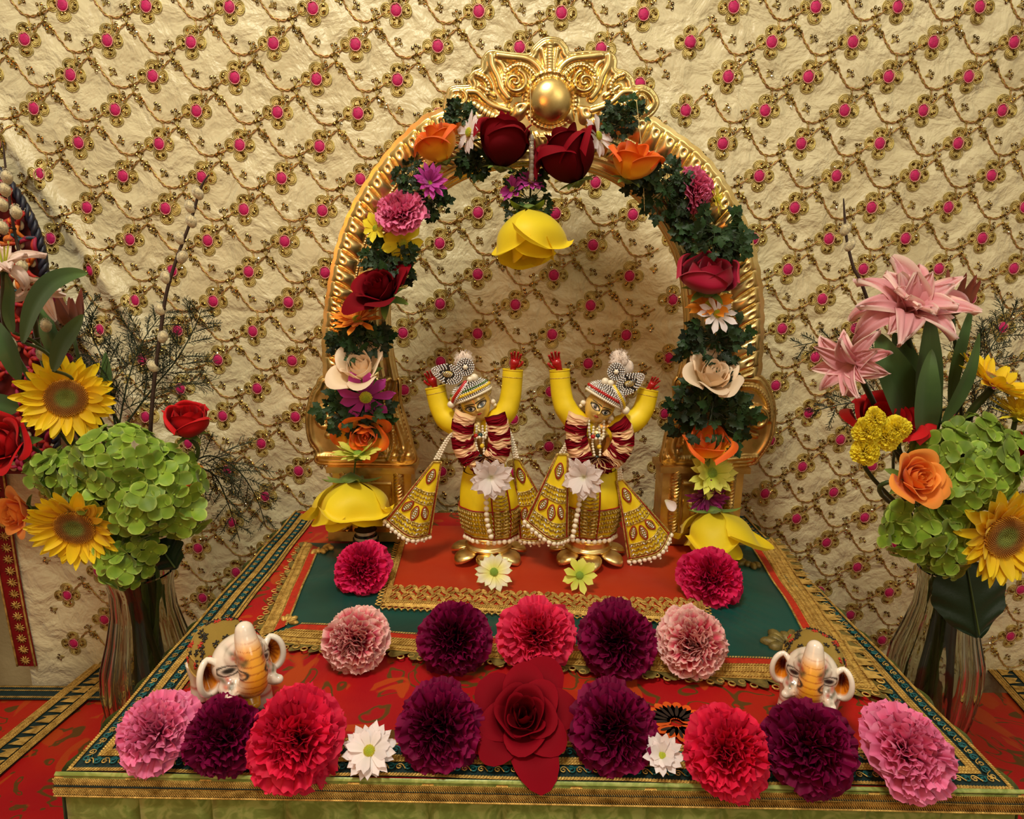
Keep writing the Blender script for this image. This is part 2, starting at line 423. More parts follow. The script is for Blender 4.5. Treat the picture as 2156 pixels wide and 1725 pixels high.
# ---------------------------------------------------------------- flower library (each flower grows along its own +Z)
def petal(mb, az, elev, L, W, shape='spoon', base=(0,0,0), bend=0.0, cup=.1, ruf=0.0, nf=3.0, serr=0.0, nserr=9, tipdip=.25, twist=0.0, nu=7, nv=7, mi=0, rnd=None, asym=0.0):
    rnd = rnd or random
    ph = rnd.uniform(0,6.28); ph2 = rnd.uniform(0,6.28)
    t0 = np.linspace(0,1,nu)
    if shape in ('spoon','round'): t0 = 1-(1-t0)**1.7
    u = t0[:,None]*np.ones((1,nv)); v = np.linspace(-1,1,nv)[None,:]*np.ones((nu,1))
    if shape == 'spoon': wu = np.clip(.30+.95*u,0,1)*np.sqrt(np.clip(1-(np.clip(u-.72,0,1)/.285)**2,.0,1))
    elif shape == 'pointed': wu = np.clip((.25+u*2.6),0,1)*np.clip(1-u**2.6,0.02,1)**.62
    elif shape == 'fan': wu = .10+.90*u**.85
    elif shape == 'round': wu = np.clip(.22+1.25*u**.8,0,1)*np.sqrt(np.clip(1-np.clip((u-.45)/.56,0,1)**2.4,.0,1))
    elif shape == 'leaf': wu = np.clip(np.sin(PI*np.clip(.06+.94*u,0,1)**.85),0.01,1)**.8*(1-.15*u)
    else: wu = np.sin(PI*np.clip(u,.04,.97))
    if shape == 'fan': uu = u*(1-(.12*v**2+.26*np.abs(v)**5)*u)+serr*u**3*((np.arange(nv)%2)[None,:]-.5)*(.6+.8*np.sin(v*7+ph2))
    elif shape in('spoon',): uu = u*(1-tipdip*.4*v**2*u**2)+serr*u**6*np.cos(v*nserr)
    else: uu = u
    s = uu*L
    if abs(bend) > 1e-4:
        k = bend/L; x = np.sin(k*s)/k; z = (1-np.cos(k*s))/k
    else: x = s; z = 0*s
    y = v*wu*W/2
    nx, nz = -np.sin(bend*uu), np.cos(bend*uu)
    h = cup*W*(v**2)*wu + ruf*L*(uu**1.6)*np.sin(v*nf*PI+ph)*(.7+.3*np.cos(v*nf*1.7*PI+ph2)) + ruf*.35*L*np.sin(u*7+ph2)*np.abs(v)*u
    x = x+nx*h; z = z+nz*h
    y = y + asym*W*u*u + ruf*.25*L*uu**2*np.cos(v*nf*PI*1.3+ph2)
    if twist:
        a = twist*u; y,z = y*np.cos(a)-(z)*np.sin(a)*0, z+y*np.sin(a)
    P = np.stack([x,y,z],-1).reshape(-1,3)
    P = P@ry(-elev).T; P = P@rz(az).T; P = P+np.array(base)
    C = np.stack([u.ravel(), np.abs(v).ravel()*np.clip(u.ravel()*1.2,0,1)**.5, np.full(u.size, rnd.random())],-1)
    mb.add(P, gf(nu,nv), mi, C)
def calyx(mb, R, H, z0, n=5, L=None, mi=0, spread=.5, rnd=None):
    V = [];  # small cup + sepals
    grid(mb, lambda u,v: (R*np.sin(np.clip(u*PI*.62,0,PI))*np.cos(v*TAU), R*np.sin(np.clip(u*PI*.62,0,PI))*np.sin(v*TAU), z0-H+H*u), 6, 10, mi, True)
    for k in range(n): petal(mb, TAU*k/n+.3, spread, L or R*2.2, R*1.1, 'pointed', (0,0,z0-H*.5), bend=-.5, cup=.25, nu=6, nv=4, mi=mi, rnd=rnd)
GREEN_CALYX = petalmat('green_calyx', [(0,srgb(70,96,34)),(1,srgb(122,148,62))], .5, trans=.1)
def stamp(name, build, cache={}):
    return None

def carnation_mesh(seed, R=1.0, n=66, ruff=.16):
    """a frilled dome of wedge petals, radius about R"""
    rnd = random.Random(seed); mb = MB()
    for i in range(n):
        f = (i+.5)/n                               # 0 centre .. 1 outer
        az = i*2.39996+rnd.uniform(-.25,.25)
        pol = .10+1.42*f**.72                        # polar angle of the petal from the flower axis
        elev = PI/2-pol+rnd.uniform(-.12,.12)
        L = R*(.86+.16*f)*rnd.uniform(.86,1.1)
        W = R*(.42+.80*f)*rnd.uniform(.85,1.15)
        petal(mb, az, elev, L, W, 'fan', (0,0,-.10*R), bend=rnd.uniform(-.1,.55)*(1-f)-.45*f, cup=.10, ruf=ruff*rnd.uniform(.6,1.15)*(1.3-.72*f), nf=rnd.uniform(2.4,4.4), serr=.040, nu=9, nv=25, rnd=rnd)
    return mb
def rose_mesh(seed, R=1.0, H=1.15, n=22, opening=.5, flare=.5, point=.25, wob=.09):
    """opening 0 bud .. 1 open. returns MB of petals; base at z=0"""
    rnd = random.Random(seed); mb = MB()
    for i in range(n):
        f = i/(n-1)
        az = i*2.39996+rnd.uniform(-.2,.2)
        rtop = R*(.06+(.94)*f**1.05)*(.45+.55*opening if f<.75 else 1)
        rmid = R*(.10+.62*f**.8)
        hw = (1.25-.28*f)*rnd.uniform(.92,1.08)    # half angle the petal wraps
        ztop = H*(1.0-.14*(1-f)-.40*opening*f**2.2)*rnd.uniform(.96,1.03)
        fl = flare*f**2
        nu,nv = 12,13
        u = np.linspace(0,1,nu)[:,None]*np.ones((1,nv)); v = np.linspace(-1,1,nv)[None,:]*np.ones((nu,1))
        ph = rnd.uniform(0,6)
        edge = 1-(.34)*np.abs(v)**3.2-point*.28*np.abs(v)**1.4*(f)
        uu = u*edge
        r = rmid*np.sin(np.clip(uu*1.9,0,PI/2))**.8*(1-uu**2)+rtop*uu**2 + fl*R*.55*np.clip(uu-.55,0,1)**1.5*2.4
        r = r*(1+.045*v*(1 if i%2 else -1)) + wob*R*uu**2*np.sin(v*3.1+ph)*(.3+f) + .03*R*np.abs(v)*f
        z = ztop*uu**.9 - fl*H*.65*np.clip(uu-.70,0,1)**1.3*2.6*(1+.35*np.sin(v*2+ph))
        # rolled lip
        lip = np.clip((u-.86)/.14,0,1)**2*(.25+.75*f)
        r = r+lip*.055*R*(1 if f>.12 else 0); z = z-lip*.055*H*f
        a = az+v*hw*np.clip(.55+.9*u,0,1)*(.82 if f>.6 else 1)
        P = np.stack([r*np.cos(a),r*np.sin(a),z],-1).reshape(-1,3)
        C = np.stack([u.ravel(),(np.abs(v)*u**.5).ravel(),np.full(u.size,rnd.random())],-1)
        mb.add(P, gf(nu,nv), 0, C)
    return mb
def bud_mesh(seed, H=1.4, n=12, opening=.3, flare=.2, wob=.085):
    """a rose seen from the side: full cup, tips closing or spreading"""
    rnd = random.Random(seed); mb = MB()
    for i in range(n):
        f = i/(n-1); az = i*2.39996+rnd.uniform(-.3,.3)
        rmax = .16+.84*f**.75; hw = (1.35-.35*f)*rnd.uniform(.92,1.1); top = H*(1-.10*(1-f)-.22*opening*f**2)*rnd.uniform(.92,1.05)
        nu,nv = 16,15; u = np.linspace(0,1,nu)[:,None]*np.ones((1,nv)); v = np.linspace(-1,1,nv)[None,:]*np.ones((nu,1)); ph = rnd.uniform(0,6)
        uu = u*(1-.26*np.abs(v)**2.6-.07*np.abs(v)*f)
        r = rmax*np.sin(np.clip(uu*1.75,0,1)*PI/2)**.62
        r = r*(1+(opening-.42)*1.0*np.clip((uu-.45)/.55,0,1)**1.5)
        lip = np.clip((u-.80)/.2,0,1)**2*f**1.5; fl = flare*rnd.uniform(.5,1.3)
        r = r+lip*(.10+.5*fl)+wob*uu**2*np.sin(v*3.3+ph)*(.4+f)+.035*np.abs(v)*f+.04*v*(1 if i%2 else -1)*f
        z = top*uu-lip*(.05+.45*fl)*H*(1+.4*np.sin(v*2.2+ph))+wob*.6*uu*np.sin(v*4+ph)
        a = az+v*hw*np.clip(.6+.8*u,0,1)*(.9 if f>.6 else 1)
        mb.add(np.stack([r*np.cos(a),r*np.sin(a),z],-1).reshape(-1,3), gf(nu,nv), 0, np.stack([u.ravel(),(np.abs(v)*u**.5).ravel(),np.full(u.size,rnd.random())],-1))
    return mb
def daisy_mesh(seed, R=1.0, n=18, layers=2, bend=-.35, W=.26, elev=.25, cc=0):
    rnd = random.Random(seed); mb = MB(); ce = MB()
    for l in range(layers):
        for k in range(n-l*3):
            az = TAU*(k+.5*l)/(n-l*3)+rnd.uniform(-.09,.09)
            petal(mb, az, elev+l*.28+rnd.uniform(-.16,.16), R*(1-.14*l)*rnd.uniform(.86,1.04), R*W*rnd.uniform(.85,1.2), 'spoon', (0,0,0), bend=bend+rnd.uniform(-.3,.3), cup=rnd.uniform(.0,.10), ruf=.012, nf=1.5, nu=10, nv=9, rnd=rnd, twist=rnd.uniform(-.03,.03)*R)
    V,F = sph(14,8); ce.add(V*A(R*.2,R*.2,R*.13)+A(0,0,R*.06), F, 0, A(.4,0,.5,1))
    for k in range(90):
        f = (k+.5)/90; a = k*2.39996; r = R*.205*math.sqrt(f)
        ball(ce, (r*math.cos(a), r*math.sin(a), R*(.06+.13*math.sqrt(max(0,1-f*.95)))), R*.018, 5, 4, 0, sc=(1,1,1.7), col=A(f,0,rnd.random(),1))
    return mb, ce
def sunflower_mesh(seed, R=1.0, droop=0.0):
    rnd = random.Random(seed); mb = MB(); ce = MB()
    for l in range(3):
        n = 17
        for k in range(n):
            az = TAU*(k+l/3)/n+rnd.uniform(-.1,.1)
            petal(mb, az, .12+.16*l+rnd.uniform(-.16,.16)-droop, R*(.66-.05*l)*rnd.uniform(.88,1.1), R*.25*rnd.uniform(.85,1.2), 'pointed', (R*.34*math.cos(az),R*.34*math.sin(az),0), bend=rnd.uniform(-.1,.55), cup=.18, ruf=.02, nf=1.2, nu=9, nv=7, rnd=rnd)
    grid(ce, lambda u,v: (R*.40*u*np.cos(v*TAU), R*.40*u*np.sin(v*TAU), R*(.035+.07*np.sin(u*PI*.9)-.02*(1-u))), 10, 28, 0, True)
    for k in range(520):
        f = (k+.5)/520; a = k*2.39996; r = R*.41*math.sqrt(f)
        h = .05+.05*math.sin(math.sqrt(f)*PI*.9)
        ball(ce, (r*math.cos(a), r*math.sin(a), R*h), R*(.010+.006*f), 5, 3, 0, sc=(1,1,1.6+2.2*f), col=A(math.sqrt(f),0,rnd.random(),1))
    return mb, ce
def lily_mesh(seed, R=1.0, n=12, recurve=1.9, layers=2):
    rnd = random.Random(seed); mb = MB()
    for l in range(layers):
        m = n//layers
        for k in range(m):
            az = TAU*(k+.5*l)/m+rnd.uniform(-.2,.2)
            petal(mb, az, 1.2+.20*l+rnd.uniform(-.15,.15), R*1.35*rnd.uniform(.8,1.12)*(1-.16*l), R*.50*rnd.uniform(.8,1.2), 'leaf', (0,0,0), bend=-recurve*rnd.uniform(.6,1.6)*(1.15-.22*l), cup=rnd.uniform(-.1,.25), ruf=.085, nf=2.9, nu=18, nv=15, rnd=rnd, twist=rnd.uniform(-.25,.25)*R)
    return mb
def blade(mb, P, W, cup=.25, mi=0, nv=7, taper=1.0, wave=0.0, seed=0):
    """a long leaf along points P, its face turned by the local frame"""
    P = np.array(catmull(P,6)); n = len(P); T = np.gradient(P,axis=0); T /= np.linalg.norm(T,axis=1,keepdims=True)
    up = A(0,-1,.15); S = np.cross(T,up); S /= np.linalg.norm(S,axis=1,keepdims=True)+1e-9; N = np.cross(S,T)
    u = np.linspace(0,1,n)[:,None]; v = np.linspace(-1,1,nv)[None,:]
    w = W/2*np.clip(np.sin(PI*np.clip(u,.02,1)**.75),0,1)**.8
    V = P[:,None,:]+S[:,None,:]*(v*w)[...,None]+N[:,None,:]*(cup*w*np.abs(v)+wave*W*np.sin(u*9+seed)*v**2)[...,None]
    C = np.stack([np.broadcast_to(u,w.shape[:1]+(nv,)).ravel(), np.abs(np.broadcast_to(v,(n,nv))).ravel(), np.full(n*nv,.5)],-1)
    mb.add(V.reshape(-1,3), gf(n,nv), mi, C)
def lobed_leaf(mb, c, d, nrm, S, rnd, mi=0):
    """a parsley-like leaflet: three toothed lobes folded along their midribs"""
    d = np.array(tuple(d),float); d /= np.linalg.norm(d); nrm = np.array(tuple(nrm),float)
    s = np.cross(d,nrm); s /= np.linalg.norm(s)+1e-9; nn = np.cross(s,d); c = np.array(tuple(c),float)
    rr = rnd.random()
    for a0,sc in ((0,1.0),(.95,.82),(-.95,.82)):
        ca,sa = math.cos(a0),math.sin(a0); dd = d*ca+s*sa; ss = -d*sa+s*ca
        prof = [(.0,.05),(.22,.20),(.34,.15),(.50,.38),(.62,.27),(.78,.36),(.82,.20),(.95,.14),(1.06,.02)]
        fold = rnd.uniform(.15,.5); curl = rnd.uniform(-.5,.1); V = []; Cc = []
        for (l,w) in prof:
            m = c+S*sc*(dd*l+nn*curl*l*l)
            V += [m-ss*w*S*sc+nn*fold*w*S*sc, m, m+ss*w*S*sc+nn*fold*w*S*sc]; Cc += [(l,1,rr),(l,0,rr),(l,1,rr)]
        n = len(prof); mb.add(np.array(V), gf(n,3), mi, np.array(Cc))
    tube(mb, [c-d*S*.8, c], S*.045, 4, mi, col=A(0,0,rr,1))
def parsley(mb, n, rad, S, rnd, flat=.45, mi=0, axis=None):
    """tuft of curly leaves, radius rad about the origin"""
    for i in range(n):
        th = rnd.uniform(0,TAU); z = rnd.uniform(-flat,flat); r = rad*rnd.uniform(.35,1)
        p = A(math.cos(th)*r, rnd.uniform(-.85,.35)*rad*.7, z*rad+math.sin(th)*r*flat)
        d = A(math.cos(th), rnd.uniform(-.7,.2), math.sin(th)*.5+z*1.4+rnd.uniform(-.5,.5))
        lobed_leaf(mb, p, d, A(rnd.uniform(-.5,.5),-1,rnd.uniform(-.2,.9)), S*rnd.uniform(.7,1.2), rnd, mi)
    for i in range(n//2):
        th = rnd.uniform(0,TAU); tube(mb, [(0,0,0),(math.cos(th)*rad*.5,-rad*.2,math.sin(th)*rad*.3)], S*.05, 4, mi, col=A(0,0,.9,1))

# petal materials
PC = {
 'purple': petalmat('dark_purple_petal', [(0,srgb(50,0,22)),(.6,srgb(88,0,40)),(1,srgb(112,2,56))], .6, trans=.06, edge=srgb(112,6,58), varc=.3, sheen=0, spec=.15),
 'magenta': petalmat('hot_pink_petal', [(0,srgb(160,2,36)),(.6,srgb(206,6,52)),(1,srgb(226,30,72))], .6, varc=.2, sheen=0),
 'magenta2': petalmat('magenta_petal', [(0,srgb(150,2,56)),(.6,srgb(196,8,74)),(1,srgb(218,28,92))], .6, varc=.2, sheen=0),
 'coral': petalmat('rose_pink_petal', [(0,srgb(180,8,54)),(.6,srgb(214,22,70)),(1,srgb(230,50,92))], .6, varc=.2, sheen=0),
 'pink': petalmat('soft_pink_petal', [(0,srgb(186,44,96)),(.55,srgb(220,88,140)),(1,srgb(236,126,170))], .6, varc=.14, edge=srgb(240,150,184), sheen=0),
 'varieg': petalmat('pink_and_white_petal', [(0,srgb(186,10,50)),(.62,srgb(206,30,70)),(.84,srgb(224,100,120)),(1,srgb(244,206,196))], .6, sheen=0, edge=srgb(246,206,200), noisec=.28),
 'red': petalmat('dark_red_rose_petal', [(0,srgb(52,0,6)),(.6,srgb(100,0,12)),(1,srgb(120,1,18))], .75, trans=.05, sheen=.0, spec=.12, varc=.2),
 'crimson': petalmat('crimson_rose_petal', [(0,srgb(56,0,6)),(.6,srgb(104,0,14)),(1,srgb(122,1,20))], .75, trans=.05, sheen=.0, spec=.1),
 'scarlet': petalmat('scarlet_rose_petal', [(0,srgb(110,0,6)),(.6,srgb(176,6,14)),(1,srgb(196,12,20))], .6, trans=.06, sheen=.05, spec=.2),
 'yellow': petalmat('yellow_rose_petal', [(0,srgb(226,206,40)),(.6,srgb(248,226,36)),(1,srgb(250,222,30))], .5, trans=.3, vein=.12, varc=.06),
 'cream': petalmat('cream_rose_petal', [(0,srgb(226,206,150)),(.6,srgb(246,222,186)),(1,srgb(250,226,196))], .5, trans=.25),
 'orange': petalmat('orange_rose_petal', [(0,srgb(248,196,36)),(.45,srgb(248,178,30)),(.8,srgb(240,120,18)),(1,srgb(232,92,14))], .5, trans=.22, noisec=.2),
 'peach': petalmat('bright_orange_rose_petal', [(0,srgb(232,110,24)),(.6,srgb(246,136,40)),(1,srgb(250,158,62))], .5, trans=.22),
 'sun': petalmat('sunflower_petal', [(0,srgb(230,150,12)),(.25,srgb(244,200,14)),(1,srgb(250,222,26))], .5, trans=.25),
 'white': petalmat('white_petal', [(0,srgb(232,232,190)),(.3,srgb(244,236,232)),(1,srgb(250,238,240))], .5, trans=.25, vein=.35),
 'lime': petalmat('yellow_green_petal', [(0,srgb(160,190,50)),(.45,srgb(216,226,80)),(1,srgb(240,240,120))], .5, trans=.25),
 'lemon': petalmat('lemon_petal', [(0,srgb(238,216,30)),(1,srgb(255,240,60))], .5, trans=.25),
 'limewhite': petalmat('white_petal_green_tip', [(0,srgb(226,226,60)),(.4,srgb(244,240,150)),(.8,srgb(244,240,214)),(1,srgb(220,230,150))], .5, trans=.25),
 'violet': petalmat('violet_petal', [(0,srgb(140,30,120)),(1,srgb(206,70,176))], .5, trans=.2),
 'plum': petalmat('plum_petal', [(0,srgb(80,6,54)),(1,srgb(140,20,104))], .5, trans=.1),
 'orangeD': petalmat('orange_daisy_petal', [(0,srgb(238,120,14)),(1,srgb(250,158,40))], .5, trans=.2),
 'lily': petalmat('pink_lily_petal', [(0,srgb(240,196,170)),(.35,srgb(226,150,158)),(.8,srgb(234,172,178)),(1,srgb(244,206,200))], .45, edge=srgb(248,220,208), trans=.25, noisec=.16),
 'lilyw': petalmat('pale_lily_petal', [(0,srgb(206,196,110)),(.3,srgb(240,216,200)),(1,srgb(250,226,216))], .42, trans=.25),
 'hyd': petalmat('green_hydrangea_petal', [(0,srgb(140,166,50)),(.5,srgb(112,146,36)),(1,srgb(134,164,52))], .5, edge=srgb(166,188,84), trans=.16, varc=.3),
}
LEAF = petalmat('dark_green_leaf', [(0,srgb(26,44,16)),(1,srgb(24,48,20))], .42, trans=.06, vein=.5, varc=.4, noisec=.2)
LEAFL = petalmat('lily_leaf', [(0,srgb(70,92,46)),(.5,srgb(60,88,44)),(1,srgb(84,112,56))], .38, trans=.08, vein=.15, varc=.2)
LEAFP = petalmat('parsley_leaf', [(0,srgb(30,56,14)),(1,srgb(22,52,14))], .5, trans=.1, vein=.4, varc=.6)
STEM = petalmat('green_stem', [(0,srgb(52,70,26)),(1,srgb(84,108,44))], .5, trans=0)
BARK = plain('dark_twig', srgb(58,40,30), .6, nscale=200, bump=.5)
CATK = plain('catkin_fur', srgb(206,192,150), .9, nscale=300, namt=.2, bump=.8, bscale=1200, sheen=.6)
BUTTON = petalmat('daisy_button', [(0,srgb(150,176,40)),(.6,srgb(200,196,50)),(1,srgb(222,196,40))], .6, trans=0, vein=0)
BUTTONG = petalmat('green_daisy_button', [(0,srgb(130,168,60)),(1,srgb(160,186,60))], .6, trans=0, vein=0)
SUNC = petalmat('sunflower_disc', [(0,srgb(150,160,70)),(.38,srgb(128,140,60)),(.62,srgb(150,100,40)),(.85,srgb(170,110,30)),(1,srgb(206,150,30))], .8, trans=0, vein=0, noisec=.03)

_MC = {}
def flower_parts(kind, key, R=1.0):
    """cached unit meshes: list of (part name, mesh)"""
    k = (kind,key)
    if k in _MC: return _MC[k]
    rnd = random.Random(hash(str(k))%9999 if False else sum(map(ord,str(k))))
    sd = rnd.randint(0,9999)
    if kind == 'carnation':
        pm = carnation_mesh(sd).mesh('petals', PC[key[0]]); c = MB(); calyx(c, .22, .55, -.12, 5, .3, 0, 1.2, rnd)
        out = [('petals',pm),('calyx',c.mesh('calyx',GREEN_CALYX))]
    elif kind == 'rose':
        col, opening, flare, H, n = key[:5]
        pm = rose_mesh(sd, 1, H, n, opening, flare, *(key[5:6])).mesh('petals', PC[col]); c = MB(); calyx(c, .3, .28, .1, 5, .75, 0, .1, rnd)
        out = [('petals',pm),('sepals',c.mesh('sepals',GREEN_CALYX))]
    elif kind == 'bud':
        col, H, n, opening, flare = key[:5]
        pm = bud_mesh(sd, H, n, opening, flare, *(key[5:6])).mesh('petals', PC[col]); c = MB(); calyx(c, .3, .26, .06, 5, .8, 0, .25, rnd)
        out = [('petals',pm),('sepals',c.mesh('sepals',GREEN_CALYX))]
    elif kind == 'daisy':
        col, n, layers, W, bend, el = key[:6]
        a,b = daisy_mesh(sd, 1, n, layers, bend, W, el)
        c = MB(); calyx(c, .16, .2, .0, 6, .22, 0, .1, rnd)
        out = [('petals',a.mesh('petals',PC[col])),('button',b.mesh('button',BUTTONG if col in('limewhite','lime') else BUTTON)),('calyx',c.mesh('calyx',GREEN_CALYX))]
    elif kind == 'sunflower':
        a,b = sunflower_mesh(sd); out = [('petals',a.mesh('petals',PC['sun'])),('disc',b.mesh('disc',SUNC))]
    _MC[k] = out; return out
def put_parts(parts, parent, M=None, s=1.0):
    r = []
    for nme,me in parts:
        o = bpy.data.objects.new(nme, me); COL.objects.link(o); o.parent = parent
        if M is not None: o.matrix_local = M
        elif s != 1: o.scale = (s,s,s)
        r.append(o)
    return r
def flower(name, kind, key, loc, face, R, label, cat, group=None, roll=0.0):
    t = thing(name, loc, label, cat, group, facing(face, roll), R)
    put_parts(flower_parts(kind, key), t); return t
# ---------------------------------------------------------------- the platform and its cloths
RED1, RED2 = srgb(206,22,26), srgb(176,14,26)
def brocade(name, s=1.0):
    t = MT(name); t.set(rough=.5, sheen=.05, spec=.25)
    base = t.ramp(t.noise(7*s,2,.5,1.0), [(.40,srgb(158,4,16)),(.56,srgb(172,16,10)),(.72,srgb(168,40,8))])
    a = t.ramp(t.noise(26*s,1,.4,2.2), [(.555,g4(0)),(.575,g4(1)),(.63,g4(1)),(.65,g4(0))])
    b = t.ramp(t.noise(19*s,2,.5,1.6,sc=(1.2,.8,1)), [(.60,g4(0)),(.62,g4(1))])
    c = t.mix(a, base, srgb(92,58,16)); c = t.mix(b, c, srgb(172,58,12))
    t.col(c); t.bump(t.noise(900,2,sc=(1,.15,1)),.25,.0004); t.bump(t.noise(30,3),.3,.004)
    return t.m
BROC = brocade('red_brocade')
TEALTH = plain('teal_thread', srgb(8,92,96), .5, nscale=300, namt=.2, bump=.6, bscale=900)
TEALD = plain('dark_teal_cloth', srgb(3,38,38), .6, nscale=200, bump=.4, bscale=700)
GOLDBAND = goldmat('woven_gold_band', srgb(226,184,92), .45, .9, 700, srgb(150,106,40), .45, 300)
def strip(mb, A0, A1, w, z, mi, mitre=(0,0), n=40, wav=0.0, zf=None, C=None):
    """flat ribbon from A0 to A1 (2-D), widening inward (left of the direction) by w, ends cut at mitre"""
    A0 = A(*A0); A1 = A(*A1); d = A1-A0; L = np.linalg.norm(d); d /= L; nn = A(-d[1],d[0])
    def fn(u,v):
        s = u*L + (v*w)*(mitre[0]*(1-u)-mitre[1]*u)
        o = v*w+wav*np.sin(u*L*70)
        X = A0[0]+d[0]*s+nn[0]*o; Y = A0[1]+d[1]*s+nn[1]*o
        Z = z+0*X if zf is None else zf(X,Y)+z
        return (X,Y,Z)
    grid(mb, fn, n, 3, mi)
def scrolls(mb, A0, A1, off, z, pitch, size, mi1, mi2, zf=None, phase=0):
    A0 = A(*A0); A1 = A(*A1); d = A1-A0; L = np.linalg.norm(d); d /= L; nn = A(-d[1],d[0]); n = int(L/pitch)
    rnd = random.Random(5)
    for k in range(n):
        s = (k+.5)*L/n; mi = mi1 if (k+phase)%2 else mi2; fl = 1 if k%2 else -1
        P = []
        for q in range(13):
            a = q/12*TAU*1.35*fl+(.5 if fl>0 else PI-.5); r = size*(.15+.85*(q/12))*(1 if mi==mi1 else .85)
            P.append((s+math.cos(a)*r*.9, off+math.sin(a)*r))
        P.append((s+pitch*.8, off+fl*size*.55))
        P3 = []
        for a,b in P:
            x = A0[0]+d[0]*a+nn[0]*b; y = A0[1]+d[1]*a+nn[1]*b; P3.append((x,y,z+(zf(x,y) if zf else 0)))
        tube(mb, P3, size*(.17 if mi==mi1 else .12), 4, mi)
        if mi == mi2:
            x = A0[0]+d[0]*s+nn[0]*off; y = A0[1]+d[1]*s+nn[1]*off
def braid(mb, A0, A1, off, w, z, step, mi, zf=None, thick=.0007, slant=.9):
    """a row of slanting stitches: a woven cord"""
    A0 = A(*A0); A1 = A(*A1); d = A1-A0; L = np.linalg.norm(d); d /= L; nn = A(-d[1],d[0]); n = int(L/step)
    V = []; F = []
    for k in range(n):
        s = k*L/n
        for (sa,sb) in (((s),(s+step*slant)),):
            a = A0+d*sa+nn*(off-w/2); b = A0+d*sb+nn*(off+w/2); c = (a+b)/2; e = (b-a); e /= np.linalg.norm(e); f = A(-e[1],e[0])*step*.42
            h = z+(zf(c[0],c[1]) if zf else 0); i = len(V)
            V += [(a[0],a[1],h),(c[0]-f[0],c[1]-f[1],h+thick*.4),(b[0],b[1],h),(c[0]+f[0],c[1]+f[1],h+thick*.4),(c[0],c[1],h+thick)]
            F += [(i,i+1,i+4),(i+1,i+2,i+4),(i+2,i+3,i+4),(i+3,i,i+4)]
    mb.add(np.array(V), np.array(F), mi)
# platform corners measured on the top plane
cFL = atz(140,1630); cFR = atz(2136,1668); cBL = atz(597,1095)
PXL, PXR = cFL.x, cFR.x; PYF = (cFL.y+cFR.y)/2; PYB = YB-.028
def PF(x): return cFL.y+(cFR.y-cFL.y)*(x-PXL)/(PXR-PXL)
PYM = max(cFL.y,cFR.y)
W_ = PXR-PXL
root = thing('altar_platform', ((PXL+PXR)/2,(PYF+PYB)/2,-.12), 'low altar platform under layered cloths carrying the brass arch and two statues', 'altar')
mb = MB(); box(mb, ((PXL+PXR)/2,(PYM+PYB)/2+.004,-.065), (W_-.012,PYB-PYM-.016,.124)); 
mb.build('platform_box', plain('dark_wood', srgb(70,46,28), .5, nscale=20), root, root.location, smooth=False)
# top cloth: brocade with borders; sits on top and hangs over the rim
clo = MB()
PH = .0022
def topz(x,y): return .0008*np.sin(x*41+y*13)+.0006*np.sin(y*57-x*22)
grid(clo, lambda u,v: (PXL+W_*v, PF(PXL+W_*v)+(PYB-PF(PXL+W_*v))*u, .0006+topz(PXL+W_*v, PF(PXL+W_*v)+(PYB-PF(PXL+W_*v))*u)), 60, 80, 0)
c4 = [(PXL,cFL.y),(PXR,cFR.y),(PXR,PYB),(PXL,PYB)]
BW = .034
for k in range(4):
    a,b = c4[k],c4[(k+1)%4]
    if k == 2: continue
    m = (1,1)
    strip(clo, a, b, BW, .0016, 1, m, 60, zf=topz)                     # dark teal ground
    da = A(*b)-A(*a); L = np.linalg.norm(da); d = da/L; nn = A(-d[1],d[0])
    def sub(o0, o1): return (tuple(A(*a)+d*o0+nn*o0), tuple(A(*b)-d*o0+nn*o0))
    for o0,wd,mi in ((.0,.0024,2),(.0125,.0060,2),(.0282,.0022,2),(.0312,.0028,2)):
        p,q = sub(o0,0); strip(clo, p, q, wd, .0024, mi, m, 60, zf=topz)
    for o0,bw in ((.0012,.003),(.0132,.0018),(.0155,.0024),(.0178,.0018),(.0293,.002),(.0326,.0026)):
        p,q = sub(o0,0); braid(clo, p, q, 0, bw, .0028, .0021, 3, zf=topz)
    for o0,ph in ((.0074,0),(.0233,1)):
        p,q = sub(o0,0); scrolls(clo, p, q, 0, .0032, .0054, .0034, 4, 3, zf=topz, phase=ph)
        # leaf-tips of gold between scrolls
# sheer sequin row on the outer rim
clo.build('brocade_top_cloth', [BROC,TEALD,GOLDBAND,THREAD,TEALTH], root, root.location)
# small lotus motif woven in the brocade (front right)
mo = MB(); cm = atz(1425,1533); mz = .0030
MOTO = plain('orange_silk', srgb(214,84,20), .45, nscale=90); BLK = plain('black_outline', srgb(36,20,10), .6)
def disc2(mb, cx, cy, rx_, ry_, rot, z, mi, n=14):
    a = np.arange(n)*TAU/n; X = rx_*np.cos(a); Y = ry_*np.sin(a)
    P = np.stack([np.r_[cx,cx+X*math.cos(rot)-Y*math.sin(rot)], np.r_[cy,cy+X*math.sin(rot)+Y*math.cos(rot)], np.full(n+1,z)],-1)
    mb.add(P, [(0,1+k,1+(k+1)%n) for k in range(n)], mi)
for k in range(9):
    a = PI*(.02+.96*k/8)+.1; disc2(mo, cm.x+.0135*math.cos(a), cm.y+.003+.0125*math.sin(a), .0098, .0048, a, mz, 0)
    disc2(mo, cm.x+.0125*math.cos(a), cm.y+.003+.0115*math.sin(a), .0062, .0014, a, mz+.0004, 1)
for k in range(5):
    a = -PI*(.1+.8*k/4); disc2(mo, cm.x+.010*math.cos(a), cm.y-.003+.007*math.sin(a), .008, .0040, a, mz, 0)
    disc2(mo, cm.x+.010*math.cos(a), cm.y-.003+.007*math.sin(a), .0045, .0013, a, mz+.0004, 1)
